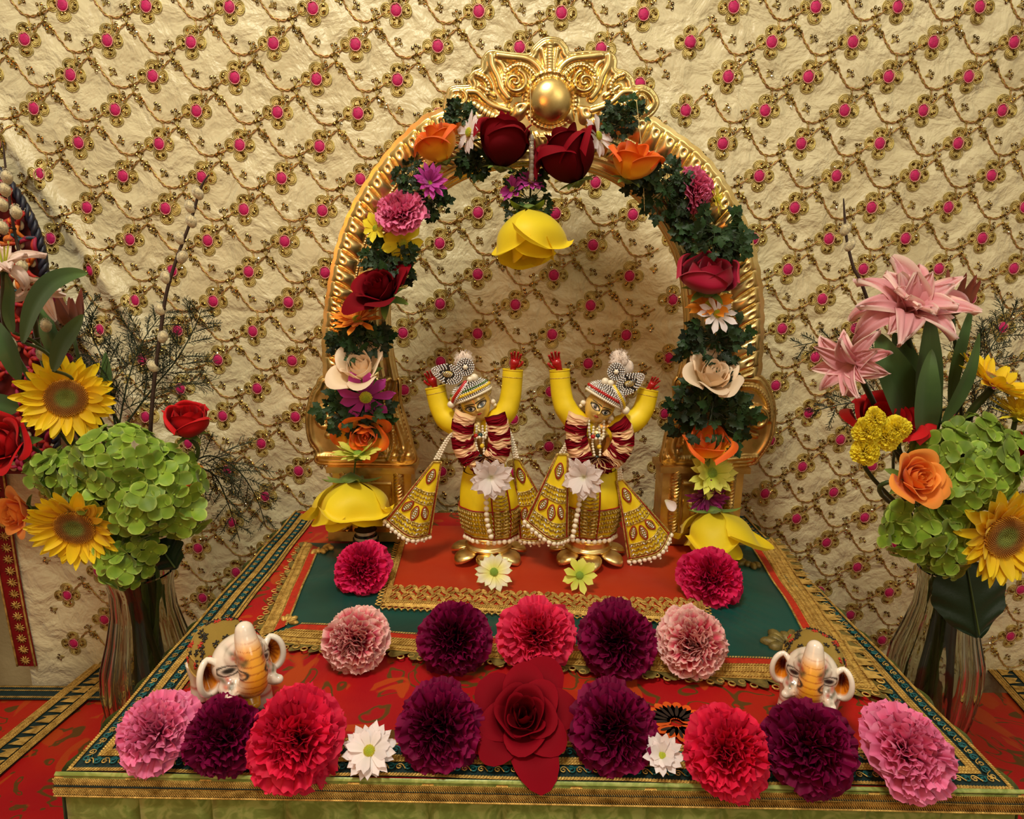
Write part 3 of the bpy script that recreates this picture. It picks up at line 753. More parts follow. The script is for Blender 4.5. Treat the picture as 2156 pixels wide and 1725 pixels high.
mo.build('woven_lotus_motif', [MOTO,BLK], root, root.location, smooth=False)
# front skirt, pale green-gold brocade in box pleats, with two braids
t = MT('green_gold_brocade'); t.set(rough=.4, sheen=.1, metal=.1)
t.col(t.ramp(t.noise(70,2,.5,2.0), [(.40,srgb(118,132,54)),(.5,srgb(132,146,66)),(.60,srgb(154,162,84))]))
t.bump(t.noise(14,3,.5,.5),.5,.01); t.bump(t.noise(900,2),.3,.0004); GREENB = t.m
sk = MB(); SH = .235; npl = 13
def skirt(u,v):
    ph = (v*npl)%1.0
    x = PXL-.004+(W_+.008)*v; out = -.003+.006*np.clip(np.sin(ph*PI)*6,0,1)+.012*u
    return (x, PF(x)-out-.002*np.sin(v*40)*u, .0005-SH*u)
grid(sk, skirt, 26, 13*12+1, 0)
for s_,X in ((-1,PXL),(1,PXR)):
    grid(sk, lambda u,v: (X+s_*(.003+.012*u+.003*np.sin(v*70)), PF(X)+(PYB-PF(X))*v-.002*(1-v), .0005-SH*u), 12, 80, 0)
sk.build('pleated_skirt', GREENB, root, root.location)
# hanging trim: top cloth rolled over the rim, uneven gold braids
tr = MB()
xs = np.linspace(PXL-.006, PXR+.006, 260)
def trimline(z0, amp, out, seed): return np.stack([xs, PF(xs)-out, z0+amp*fbm(xs*9,xs*0,seed,2)-.006*np.clip((xs-PXL)/W_,0,1)*0],-1)
def ribbon(mb, top, h, mi, bulge=.002):
    n = len(top); v = np.linspace(0,1,4)
    V = np.stack([top+A(0,-1,0)*bulge*math.sin(PI*q)-A(0,0,1)*h*q+A(0,-.3,0)*h*q*.3 for q in v],1).reshape(-1,3)
    mb.add(V, gf(n,4), mi)
def zig(mb, top, mi, n=330, h=.004):
    xs_ = np.linspace(0,1,n); s = np.linspace(0,1,len(top)); P = np.stack([np.interp(xs_,s,top[:,k]) for k in range(3)],-1)
    dx = (P[-1,0]-P[0,0])/n
    for k in range(n-1):
        p = P[k]; tube(mb, [p+A(0,-.0022,0),p+A(dx*.9,-.0022,-h)], .00065, 3, mi)
l1 = trimline(.0026,.0008,.0010,1); ribbon(tr,l1,.0030,0)
l2 = trimline(-.0002,.0012,.0022,2); ribbon(tr,l2,.0046,1); zig(tr,l2,3,n=420,h=.0022); zig(tr,l2-A(0,0,.0022),3,n=420,h=.0022)
l3 = trimline(-.0042,.0014,.0028,4); ribbon(tr,l3,.0024,2)
l4 = trimline(-.0060,.0014,.0034,4); ribbon(tr,l4,.0046,1); zig(tr,l4,3,n=420,h=.0022); zig(tr,l4-A(0,0,.0022),3,n=420,h=.0022)
l5 = trimline(-.0106,.0014,.0038,4); ribbon(tr,l5,.0014,2); tube(tr, l5+A(0,-.0018,-.001), .0008, 4, 3)
tr.build('gold_trim', [GREENB,GOLDBAND,TEALD,THREAD], root, root.location)

# ---- teal satin mat with gold border and scalloped edge
TE = MB()
q = [atz(540,1358),atz(1850,1464),atz(1625,1140),atz(642,1150)]   # FL FR BR BL
Q = [A(p.x,p.y) for p in q]
def bil(s,t): return Q[0]*(1-s)*(1-t)+Q[1]*s*(1-t)+Q[2]*s*t+Q[3]*(1-s)*t
def matz(x,y): return .0042+.0010*np.sin(x*55+y*30)+.0007*np.sin(y*75-x*35)
def bilg(S,T): 
    X = sum(Q[i][0]*w for i,w in enumerate(((1-S)*(1-T),S*(1-T),S*T,(1-S)*T)))
    Y = sum(Q[i][1]*w for i,w in enumerate(((1-S)*(1-T),S*(1-T),S*T,(1-S)*T)))
    return X,Y
def teal(u,v):
    X,Y = bilg(v,u); Z = matz(X,Y)
    # soft folds near the right side
    f = np.clip(1-np.abs(v-.83)/.09,0,1)*np.clip(1-np.abs(u-.42)/.28,0,1)
    Z = Z+.0035*f*np.sin((X*.7+Y*.9)*230+X*60)**2
    return X,Y,Z
grid(TE, teal, 90, 130, 0)
t = MT('teal_satin'); t.set(rough=.4, sheen=.05, spec=.35); t.col(t.ramp(t.noise(14,3), [(.35,srgb(0,56,50)),(.7,srgb(2,72,64))])); t.bump(t.noise(12,3,.5,.6),.35,.008); TEALS = t.m
REDTRIM = plain('orange_red_ribbon', srgb(178,36,10), .55, nscale=300, bump=.5, bscale=900)
OL = plain('olive_brocade_scallop', srgb(120,104,50), .5, metal=.2, nscale=160, namt=.25, bump=.6, bscale=500)
def bedge(side, o0, o1, mi, z, n=60, scal=0.0, ns=26):
    # ribbon parallel to one side, offsets in metres inwards
    i = {'F':0,'R':1,'B':2,'L':3}[side]; a,b = Q[i],Q[(i+1)%4]; d = b-a; L = np.linalg.norm(d); d = d/L; nn = A(-d[1],d[0])
    def fn(u,v):
        o = o0+(o1-o0)*v
        if scal: o = o - (1-v)*scal*np.abs(np.sin(u*ns*PI)) 
        s = u*L+o*(1-2*u)
        X = a[0]+d[0]*s+nn[0]*o; Y = a[1]+d[1]*s+nn[1]*o
        return X,Y,matz(X,Y)+z
    grid(TE, fn, n*4 if scal else n, 4, mi)
    return a,b,d,nn,L
for side in ('F','L','R'):
    w1 = {'F':.020,'L':.012,'R':.024}[side]
    a,b,d,nn,L = bedge(side, 0, w1, 2, .0010)
    bedge(side, 0, .006, 4, .0006, scal=.010 if side!='L' else .006, ns=int(L/.017))
    bedge(side, w1, w1+.008, 3, .0014)
    def sub(o): return (tuple(a+d*o+nn*o), tuple(b-d*o+nn*o))
    for o,bw in ((.003,.003),(.009,.002),(w1-.002,.0032),(w1+.0085,.0026),(w1*.5+.001,.0075),(w1*.72,.003)):
        p_,q_ = sub(o); braid(TE, p_, q_, 0, bw, .0020, .0024, 1, zf=matz)
    # little scalloped picots outside
    m_ = int(L/.0085)
    for k in range(m_):
        s = (k+.5)*L/m_; c = a+d*s-nn*(.0035+.003*abs(math.sin(k*.5*PI/1)))
        tube(TE, [(c[0]+.0028*math.cos(e),c[1]+.0028*math.sin(e),.0042) for e in np.arange(8)*TAU/8], .0008, 3, 1, closed=True)
    if side == 'R':
        for k in range(15):
            s = L*(.06+.9*k/15); c = a+d*s+nn*.004
            V = [c+d*.0055, c-d*.0055, c-nn*.016+d*.004, c-nn*.009, c-nn*.018-d*.001, c-nn*.009-d*.003, c-nn*.014-d*.007]
            V = [(p[0],p[1],.0064) for p in (c+d*.006,c-nn*.017+d*.003,c-nn*.009+d*.0005,c-nn*.015-d*.004,c-d*.006)]
            TE.add(np.array(V), [(0,1,2),(0,2,4),(2,3,4)], 1)
# corner paisley appliques inside the teal
def paisley(c, S, ang, mi=1):
    for k in range(6):
        a_ = ang+(k-2.5)*.42; r = S*(.8 if k%2 else 1.0)
        P = [(c[0]+math.cos(a_)*r*.3,c[1]+math.sin(a_)*r*.3,matz(c[0],c[1])+.0016),(c[0]+math.cos(a_)*r,c[1]+math.sin(a_)*r,matz(c[0],c[1])+.0022)]
        tube(TE, catmull([P[0],P[1]],5), [S*.05,S*.12,S*.17,S*.19,S*.15,S*.06], 6, mi)
for (px,py,S,an) in ((600,1322,.013,1.0),(1665,1372,.026,2.2),(1800,1440,.0,1),(672,1165,.018,-.7),(1580,1190,.022,-2.4)):
    if S: p_ = atz(px,py); paisley((p_.x,p_.y), S, an, 4 if S>.02 else 1)
tl = TE.build('satin_mat', [TEALS,THREAD,GOLDBAND,REDTRIM,OL]); tag(tl, 'dark teal satin mat edged with red ribbon and gold braid, laid over the red brocade', 'mat')

# ---- orange silk mat with a woven gold band in front
OR = MB(); q = [atz(802,1288),atz(1486,1322),atz(1462,1128),atz(852,1118)]; Q2 = [A(p.x,p.y) for p in q]
def orz(x,y): return .0082+.0007*np.sin(x*48+y*20)+.0005*np.sin(y*90+x*31)
def og(S,T): return tuple(sum(Q2[i][k]*w for i,w in enumerate(((1-S)*(1-T),S*(1-T),S*T,(1-S)*T))) for k in (0,1))
def orf(u,v):
    X,Y = og(v,u); Z = orz(X,Y)+.0022*np.exp(-((v-.47-.05*u)/.02)**2)*np.clip(u-.2,0,1)
    Z = Z-.0035*np.clip((.04-u)/.04,0,1)**2-.003*np.clip((.02-v)/.02,0,1)-.003*np.clip((v-.98)/.02,0,1)
    return X,Y,Z
grid(OR, orf, 70, 110, 0)
t = MT('orange_silk_mat'); t.set(rough=.42, sheen=.05, spec=.35); t.col(t.ramp(t.noise(10,3), [(.3,srgb(158,34,8)),(.7,srgb(178,50,12))])); t.bump(t.noise(16,3),.25,.005); t.bump(t.noise(1100,1),.15,.0003); ORS = t.m
# gold leaf pattern band
L2 = np.linalg.norm(Q2[1]-Q2[0]); d2 = (Q2[1]-Q2[0])/L2; n2 = A(-d2[1],d2[0])
def leafstroke(c, ang, S, mi):
    e = A(math.cos(ang),math.sin(ang)); f = A(-e[1],e[0])
    for k in range(6):
        u_ = -.8+1.6*k/5; w_ = .42*math.sqrt(max(0,1-u_*u_)); p0_ = c+(e*u_-f*w_)*S; p1_ = c+(e*(u_+.25)+f*w_)*S
        tube(OR, [(p0_[0],p0_[1],orz(*p0_)+.0008),(p1_[0],p1_[1],orz(*p1_)+.0008)], .00055, 3, mi)
    P = [c+(e*math.cos(q_)+f*.45*math.sin(q_))*S for q_ in np.arange(12)*TAU/12]
    tube(OR, [(p[0],p[1],orz(p[0],p[1])+.001) for p in P], .0005, 3, mi, closed=True)
rl = random.Random(3)
for r_ in range(4):
    nl = 44
    for k in range(nl):
        s = (k+.5*(r_%2)+.3)*L2/nl; o = .0125+r_*.0066
        c = Q2[0]+d2*min(s,L2-.003)+n2*o
        leafstroke(c, (1.05 if (k+r_)%2 else 2.1)+rl.uniform(-.2,.2), .0046, 1)
for side in range(4):
    if side == 2: continue
    a,b = Q2[side],Q2[(side+1)%4]; d = (b-a); L = np.linalg.norm(d); d/=L; nn = A(-d[1],d[0])
    def rib(u,v):
        o = .0005+.0065*v; s = u*L+o*(1-2*u); X = a[0]+d[0]*s+nn[0]*o; Y = a[1]+d[1]*s+nn[1]*o
        return X,Y,orz(X,Y)+.0012-.0035*np.clip(1-v*2,0,1)**2
    grid(OR, rib, 80, 5, 2)
    for o,bw in ((.003,.003),(.0065,.0026)): braid(OR, tuple(a), tuple(b), o, bw, .0016, .0022, 1, zf=orz)
    m_ = int(L/.0062)
    for k in range(m_):     # looped lace
        s = (k+.5)*L/m_; c = a+d*s-nn*.0022
        tube(OR, [(c[0]+.0026*math.cos(e),c[1]+.0026*math.sin(e),.0066) for e in np.arange(9)*TAU/9], .0007, 4, 1, closed=True)
        ball(OR, (c[0]-nn[0]*.003,c[1]-nn[1]*.003,.0062), .0012, 5, 4, 1)
om = OR.build('silk_mat', [ORS,THREAD,GOLDBAND]); tag(om, 'orange silk mat with a woven gold leaf band and looped lace, under the two statues', 'mat')

# ---- lower side tables
for nme,x0,x1,lab in (('side_table',-1.05,PXL-.012,'low side table under red cloth left of the platform, carrying the sunflower and lily vase'),
                      ('side_table',PXR+.012,1.05,'low side table under red cloth right of the platform, carrying the pink lily vase')):
    r_ = thing(nme, ((x0+x1)/2,.55,ZL-.1), lab, 'side table')
    m = MB(); grid(m, lambda u,v: (x0+(x1-x0)*v, .10+(YB-.045-.10)*u, ZL+.0012*np.sin(v*30+u*17)), 50, 50, 0)
    box(m, ((x0+x1)/2,.10+(YB-.045-.10)/2,ZL-.03), (x1-x0-.004,YB-.15,.05), 0)
    Y0,Y1 = .10,YB-.047
    if x0 < 0:
        strip(m, (x1,Y1), (x0,Y1), .03, ZL+.004, 1)
        for o,bw in ((.004,.005),(.012,.003),(.026,.005)): braid(m, (x1,Y1),(x0,Y1), o, bw, ZL+.005,.003,3)
        a = atz(196,1470,ZL); b = atz(0,1640,ZL); e = (b-a).normalized(); a = a-e*.10; b = b+e*.3
        A_, B_ = (a.x,a.y),(b.x,b.y)
    else:
        a = atz(2090,1430,ZL); b = atz(2156,1505,ZL); e = (b-a).normalized(); b = b+e*.3; a = a-e*.04
        A_, B_ = (b.x,b.y),(a.x,a.y)
    wS = .050
    strip(m, A_, B_, -wS if x0<0 else -wS, ZL+.0035, 1)
    sg = -1
    for o,wd in ((0,.012),(.036,.014)):
        dA = A(B_[0]-A_[0],B_[1]-A_[1]); dA /= np.linalg.norm(dA); nA = A(-dA[1],dA[0])*sg
        strip(m, tuple(A(*A_)+nA*o), tuple(A(*B_)+nA*o), sg*wd, ZL+.0050, 2)
        for oo in (o+.002,o+.006,o+wd-.002): braid(m, tuple(A(*A_)+nA*oo), tuple(A(*B_)+nA*oo), 0, .0035, ZL+.0056, .0028, 3)
    LL = math.dist(A_,B_); k = 0
    while k*.02 < LL-.02:
        c = A(*A_)+dA*(k*.02+.01)+nA*.0130
        m.add(np.array([(p[0],p[1],ZL+.0060) for p in (c-dA*.007,c+dA*.009,c+nA*.019+dA*.010,c+nA*.011,c+nA*.019-dA*.001)]), [(0,1,3),(1,2,3),(0,3,4)], 3); k += 1
    m.build('tablecloth', [brocade('red_floral_brocade_'+('left' if x0<0 else 'right'),.8),TEALD,GOLDBAND,THREAD], r_, r_.location)
# red and gold ribbon hanging along the left hem of the backdrop
m = MB(); 
hx = (aty(-12,1000,YB).x+aty(36,1430,YB).x)/2
grid(m, lambda u,v: (hx+.030*v-.004*np.sin(u*5), cloth_y(-.72,0)-.004-.001*np.sin(v*PI)+0*u, -.255+u*.50), 60, 6, 0)
for o in (.002,.028):
    tube(m, [(hx+o-.004*math.sin(q_*5),float(cloth_y(-.72,0))-.0055,-.255+q_*.5) for q_ in np.linspace(0,1,80)], .0013, 5, 1)
for k in range(28):
    z = -.245+k*.0178; 
    for j in range(10):
        a = TAU*j/10; tube(m, [(hx+.015,float(cloth_y(-.72,0))-.0058,z),(hx+.015+.0075*math.cos(a),float(cloth_y(-.72,0))-.0062,z+.0075*math.sin(a))], [.0014,.0006], 4, 1)
tag(m.build('hem_ribbon', [plain('maroon_ribbon', srgb(128,12,18), .5, nscale=90, bump=.4), THREAD]), 'maroon ribbon with a column of gold rosettes along the left hem of the backdrop', 'ribbon')
# ---------------------------------------------------------------- the brass arch
YA = .712
def XZ(pts, Y=YA): return np.array([[aty(px,py,Y).x, aty(px,py,Y).z] for px,py in pts])
def inpoly(X, Z, P):
    c = np.zeros(X.shape,bool); n = len(P); j = n-1
    for i in range(n):
        xi,zi = P[i]; xj,zj = P[j]
        m = ((zi>Z)!=(zj>Z)) & (X < (xj-xi)*(Z-zi)/((zj-zi)+1e-12)+xi); c ^= m; j = i
    return c
def dpoly(X, Z, P, closed=False):
    """distance to a polyline and arc length at the nearest point"""
    P = np.vstack([P,P[:1]]) if closed else P
    best = np.full(X.shape,1e9); arc = np.zeros(X.shape); s = 0
    for a,b in zip(P[:-1],P[1:]):
        d = b-a; L = np.hypot(*d)+1e-12; t = np.clip(((X-a[0])*d[0]+(Z-a[1])*d[1])/L**2,0,1)
        q = np.hypot(X-a[0]-t*d[0], Z-a[1]-t*d[1]); m = q < best; best = np.where(m,q,best); arc = np.where(m,s+t*L,arc); s += L
    return best, arc
def spiral(cx, cy, r, turns=1.6, sgn=1, a0=0, n=30, r1=.12):
    return [(cx+r*(1-(1-r1)*k/(n-1))*math.cos(a0+sgn*TAU*turns*k/(n-1)), cy+r*(1-(1-r1)*k/(n-1))*math.sin(a0+sgn*TAU*turns*k/(n-1))) for k in range(n)]
def relief(mb, outline, Y, ridges=(), domes=(), res=.0012, base=.0025, rim=.0022, back=.004, mi=0, smoothoutline=True):
    O = XZ(outline,Y); O = np.array(catmull([A(*p) for p in O],5,True)) if smoothoutline else O
    lo = O.min(0)-res; hi = O.max(0)+res
    nx = int((hi[0]-lo[0])/res)+2; nz = int((hi[1]-lo[1])/res)+2
    X,Z = np.meshgrid(np.linspace(lo[0],hi[0],nx), np.linspace(lo[1],hi[1],nz))
    ins = inpoly(X,Z,O); D,_ = dpoly(X,Z,O,True)
    H = base*np.clip(D/.002,0,1)+ .0022*np.exp(-((D-.0045)/.0022)**2)
    for pts,w,h,bead in ridges:
        R = XZ(pts,Y); R = np.array(catmull([A(*p) for p in R],4)); d,s = dpoly(X,Z,R)
        k = np.sqrt(np.clip(1-(d/w)**2,0,1))*h
        if bead: k = k*(1+.12*np.cos(s*bead*1.6))
        H = np.maximum(H, base+k) if h > 0 else H+k*.6
    for (px,py),r,h in domes:
        c = XZ([(px,py)],Y)[0]; d = np.hypot(X-c[0],Z-c[1]); H = np.maximum(H, base+np.sqrt(np.clip(1-(d/r)**2,0,1))*h)
        H = H+.0016*np.exp(-((d-r*1.13)/.0016)**2)*(1+.5*np.cos(np.arctan2(Z-c[1],X-c[0])*40))
    idx = np.arange(nx*nz).reshape(nz,nx)
    ok = ins[:-1,:-1]|ins[1:,:-1]|ins[:-1,1:]|ins[1:,1:]; ok &= (D[:-1,:-1]<.5)
    full = ins[:-1,:-1]&ins[1:,:-1]&ins[:-1,1:]&ins[1:,1:]
    q = np.stack([idx[:-1,:-1],idx[:-1,1:],idx[1:,1:],idx[1:,:-1]],-1)[full]
    V = np.stack([X,Y-H,Z],-1).reshape(-1,3); mb.add(V, q, mi)
    V = np.stack([X,Y+back+0*H,Z],-1).reshape(-1,3); mb.add(V, q[:,::-1], mi)
    tube(mb, [(p[0],Y-.0006,p[1]) for p in O], rim, 6, mi, closed=True)
    tube(mb, [(p[0],Y+.0022,p[1]) for p in O], rim, 6, mi, closed=True)
pz0 = aty(1130,1165,YA)
arch = thing('brass_arch', (aty(1130,1165,YA).x, YA, .001), 'embossed golden brass arch with a scrolled crown, standing behind the two statues', 'arch')
AO = arch.location
pairs = [((836,800),(684,800)),((823,730),(680,730)),((818,660),(684,660)),((824,590),(694,590)),((842,525),(712,510)),((875,462),(744,430)),((920,410),(792,352)),((975,375),(852,282)),((1040,355),(930,230)),((1120,347),(1120,205)),((1215,352),(1330,232)),((1290,378),(1415,275)),((1350,425),(1490,335)),((1400,490),(1545,415)),((1430,560),(1582,505)),((1442,640),(1602,600)),((1444,720),(1606,690)),((1428,800),(1600,790))]
IN = np.array(catmull([A(*p) for p in XZ([p[0] for p in pairs])],8)); OU = np.array(catmull([A(*p) for p in XZ([p[1] for p in pairs])],8))
mid = (IN+OU)/2; sl = np.r_[0,np.cumsum(np.hypot(*np.diff(mid,axis=0).T))]; LN = sl[-1]
def band(u,v, back=False):
    s = u*LN; ix = np.interp(s,sl,IN[:,0]); iz = np.interp(s,sl,IN[:,1]); ox = np.interp(s,sl,OU[:,0]); oz = np.interp(s,sl,OU[:,1])
    NG = 46
    g = (s/LN*NG*1.0 - np.where(s<LN/2,1,-1)*(v-.62)*1.9)
    fr = (g%1.0)-.5; tt = (v-.60)/.33
    gad = np.sqrt(np.clip(1-(fr/.46)**2,0,1))*np.sqrt(np.clip(1-(2*tt-1)**2,0,1))*(.45+.75*tt)
    gad = np.where((v>.60)&(v<.93),gad,0)
    eye = np.exp(-((fr/.14)**2+((tt-.68)/.14)**2))
    h = .002+.0025*np.exp(-((v-.04)/.03)**2)+.0018*np.exp(-((v-.19)/.02)**2)
    h = h+.0045*np.sin(np.clip((v-.22)/.32,0,1)*PI)*(1+.22*np.sin(s*900+v*30))+.0012*np.sin(s*400)*np.exp(-((v-.4)/.1)**2)
    h = h+.0022*np.exp(-((v-.57)/.012)**2)*(1+.5*np.cos(s*2200))
    h = h+.0085*gad-.003*eye*(gad>0)
    sc = 1+.018*np.abs(np.sin(s/LN*NG*PI))*(v>.95)
    x = ix+(ox-ix)*v*sc; z = iz+(oz-iz)*v*sc
    return (x, YA-h, z) if not back else (x, YA+.004+0*h, z)
m = MB(); grid(m, band, 900, 64, 0); grid(m, lambda u,v: band(u,v,True), 200, 6, 0)
tube(m, [(p[0],YA+.0005,p[1]) for p in IN], .0028, 6, 0); tube(m, [(p[0],YA+.0005,p[1]) for p in OU], .0016, 5, 0)
m.build('arch_band', [BRASS], arch, AO)
# crown
MX = 1157
def mir(L): return [(2*MX-x,y) for x,y in L]
co = [(943,201),(946,190),(958,184),(990,182),(987,170),(997,154),(1014,146),(1017,127),(1032,110),(1062,113),(1112,117),(1122,104),(1140,87),(1157,82),(1178,86),(1192,101),(1200,114),(1243,111),(1283,115),(1295,127),(1296,147),(1315,153),(1330,167),(1336,183),(1354,183),(1373,194),(1384,216),(1376,236),(1358,250),(1335,264),(1250,292),(1145,300),(1040,290),(965,262),(940,238),(937,218)]
rid = []
for M_ in (lambda L: L, mir):
    rid += [(M_(spiral(1084,178,25,1.55,1,-1.2)),.0034,.0085,0),
            (M_([(1143,190),(1140,160),(1128,140),(1108,128),(1080,124),(1048,120)]),.0042,.005,0),
            (M_([(1131,190),(1127,165),(1112,147),(1095,141),(1080,143),(1070,152)]),.0034,.0045,1300),
            (M_([(1063,182),(1062,165),(1068,150),(1080,143)]),.003,.004,1300),
            (M_([(1034,120),(1036,140),(1048,165),(1056,190),(1070,208)]),.0042,.0045,0),
            (M_([(1046,130),(1058,140),(1062,155)]),.003,.003,0),
            (M_([(1003,160),(1020,168),(1030,185),(1026,200)]),.0034,.0045,1200),
            (M_([(1012,185),(1025,195),(1040,205)]),.003,.004,0),
            (M_(spiral(968,212,17,1.2,1,-1.2)),.0030,.0065,0),
            (M_([(985,196),(1005,198),(1020,212),(1040,226),(1070,236)]),.004,.005,0),
            (M_([(1000,225),(1030,245),(1070,262)]),.006,.005,900),
            (M_([(1141,108),(1146,135),(1151,168)]),.0024,.0035,0)]
rid += [([(1157,98),(1157,125),(1157,172)],.0044,.0050,1500)]
m = MB(); relief(m, co, YA-.002, rid, [((1159,214),.0235,.0150)], res=.00095)
m.build('crown', [BRASS], arch, AO)
# side panels with scroll ears
for side,(ol,rd,dm) in {'left':([(684,792),(760,790),(834,792),(842,845),(856,895),(868,940),(868,974),(770,976),(672,974),(668,950),(652,925),(647,880),(656,832),(668,812)],
      [(spiral(692,880,34,1.5,-1,1.5),.0042,.008,0),([(838,805),(826,850),(838,895),(852,940),(846,965)],.0042,.006,0),([(815,800),(808,840),(822,880),(830,930),(820,965)],.0034,.005,1100),([(660,958),(760,960),(862,958)],.003,.004,1200),([(800,830),(812,870),(804,920),(812,950)],.004,.004,0)], [((846,948),.0042,.005)]),
   'right':([(1426,795),(1500,792),(1584,790),(1608,800),(1626,838),(1630,880),(1622,925),(1598,962),(1574,978),(1480,980),(1398,976),(1398,940),(1408,895),(1420,845)],
      [(spiral(1588,880,34,1.5,1,1.6),.0042,.008,0),([(1560,812),(1590,816),(1612,845),(1616,885)],.0034,.005,1100),([(1430,805),(1438,850),(1424,895),(1412,940),(1418,966)],.0042,.006,0),([(1450,800),(1458,840),(1444,880),(1436,930)],.0034,.005,1100),([(1404,962),(1500,966),(1590,960)],.003,.004,1200)], [((1424,950),.0042,.005)])}.items():
    m = MB(); relief(m, ol, YA+.001, rd, dm, res=.0013); m.build('scroll_panel', [BRASSD], arch, AO)
for side,x0,x1,xc in (('l',700,866,828),('r',1396,1566,1432)):
    m = MB(); a = aty(x0,980,YA); b = aty(x1,980,YA); zb = .0095; 
    zt = a.z; cx = (a.x+b.x)/2; wd = b.x-a.x
    box(m, (cx,YA+.014,(zt+zb)/2), (wd,.034,zt-zb)); box(m, (cx,YA+.012,zb+.006), (wd+.012,.046,.012)); box(m, (cx,YA+.012,zt-.003), (wd+.010,.044,.007))
    for q in (.16,.84) :
        X = a.x+wd*q; zs = np.linspace(zb+.012,zt-.006,120); ph = zs*520
        for k in range(3):
            tube(m, np.stack([X+.0030*np.cos(ph+k*TAU/3),YA-.005+.0030*np.sin(ph+k*TAU/3),zs],-1), .0032, 6)
    for k in range(2):
        zz = zb+.02+k*(zt-zb-.04); tube(m, [(a.x+wd*.25,YA-.005,zz),(a.x+wd*.75,YA-.005,zz)], .0022, 5)
    tube(m, [(a.x+wd*.26,YA-.004,zb+.022),(a.x+wd*.74,YA-.004,zb+.022),(a.x+wd*.74,YA-.004,zt-.022),(a.x+wd*.26,YA-.004,zt-.022)], .0018, 5, closed=True)
    for k in range(8): ball(m, (cx+.012*math.cos(k*TAU/8),YA-.003,(zb+zt)/2+.014*math.sin(k*TAU/8)), .0055, 8, 6, 0, sc=(1,.6,1))
    ball(m, (cx,YA-.004,(zb+zt)/2), .007, 10, 8, 0, sc=(1,.6,1))
    m.build('pedestal', [BRASSD], arch, AO, smooth=False)
# striped pot glimpsed behind the left pillar foot
m = MB(); p = atz(776,1152,.006); 
for k in range(6): 
    z0 = .0125+k*.0035; grid(m, lambda u,v: ((.013+.002*math.sin(k))*np.cos(v*TAU)+p.x, (.013)*np.sin(v*TAU)+p.y-.012, z0+.0035*u), 3, 20, k%2, True)
disc2(m, p.x, p.y-.012, .013, .013, 0, .0335, 0)
tag(m.build('striped_pot', [plain('black_glaze', srgb(18,16,16), .25), plain('silver_glaze', srgb(190,182,160), .3, metal=.4)]), 'small black and silver striped pot at the foot of the left pillar of the arch', 'pot')
# a loose pale petal caught on the right pillar
m = MB(); petal(m, 0, .1, .017, .013, 'round', cup=.35, bend=.5)
pp = aty(1400,1053,YA-.012); o = m.build('fallen_petal', PC['white']); o.location = pp; o.rotation_euler = (1.35,.9,.2)
tag(o, 'single pale petal stuck on the plain face of the right pillar', 'petal')
# ---------------------------------------------------------------- the two statues
YD = .668
YEL = plain('yellow_silk', srgb(236,206,20), .5, nscale=40, namt=.06, bump=.3, bscale=60)
REDP = plain('red_palm_paint', srgb(168,14,20), .3, coat=.3)
REDC = plain('red_cord', srgb(150,24,16), .5)
GOLDEM = goldmat('gold_embroidery', srgb(228,202,118), .38, .8, 800, srgb(130,98,34), .6, 260)
GEMR = plain('red_gem', srgb(180,10,12), .1, coat=.6); GEMG = plain('green_gem', srgb(70,100,40), .12, coat=.6); GEMY = plain('yellow_gem', srgb(226,190,40), .15, coat=.6); GEMT = plain('teal_gem', srgb(6,60,66), .12, coat=.6)
BLACKP = plain('black_backing', srgb(30,22,18), .6)
FLUFF = plain('white_down', srgb(236,216,200), .95, nscale=200, bump=1, bscale=1500, sheen=.4)
PETC = petalmat('cream_garland_petal', [(0,srgb(226,176,120)),(.6,srgb(240,206,150)),(1,srgb(236,178,140))], .55, trans=.15, noisec=.3)
tf = MT('painted_gold_face'); tf.set(rough=.3, metal=.15, coat=.4); tf.col(tf.attr()); FACEM = tf.m
def FP(px, py, dy=0.0): p = aty(px,py,YD+dy); return A(p.x,p.y,p.z)
U = mpp(FP(1130,950))               # metres per pixel in the statue plane
def remesh_obj(name, mb, voxel, mats, parent, origin, colfn=None, smooth=3):
    me = mb.mesh(name+'_src', mats, None); o = bpy.data.objects.new('tmp', me); COL.objects.link(o)
    r = o.modifiers.new('r','REMESH'); r.mode = 'VOXEL'; r.voxel_size = voxel; r.use_smooth_shade = True
    s = o.modifiers.new('s','SMOOTH'); s.iterations = smooth; s.factor = .6
    dg = bpy.context.evaluated_depsgraph_get(); ev = o.evaluated_get(dg); m2 = bpy.data.meshes.new_from_object(ev)
    bpy.data.objects.remove(o); m2.name = name
    n = len(m2.vertices); co = np.empty(n*3,np.float32); m2.vertices.foreach_get('co',co); co = co.reshape(-1,3).astype(float)
    if 'pc' in m2.color_attributes: m2.color_attributes.remove(m2.color_attributes['pc'])
    a = m2.color_attributes.new('pc','FLOAT_COLOR','POINT')
    C = np.ones((n,4)); 
    if colfn is not None: C[:,:3] = colfn(co)
    a.data.foreach_set('color', C.astype(np.float32).ravel())
    m2.vertices.foreach_set('co', (co-np.array(tuple(origin))).astype(np.float32).ravel())
    m2.materials.clear()
    for m in (mats if isinstance(mats,list) else [mats]): m2.materials.append(m)
    m2.polygons.foreach_set('use_smooth', [True]*len(m2.polygons)); m2.update()
    ob = bpy.data.objects.new(name, m2); COL.objects.link(ob); ob.parent = parent; return ob
def lin(*c): return np.array(srgb(*c)[:3])
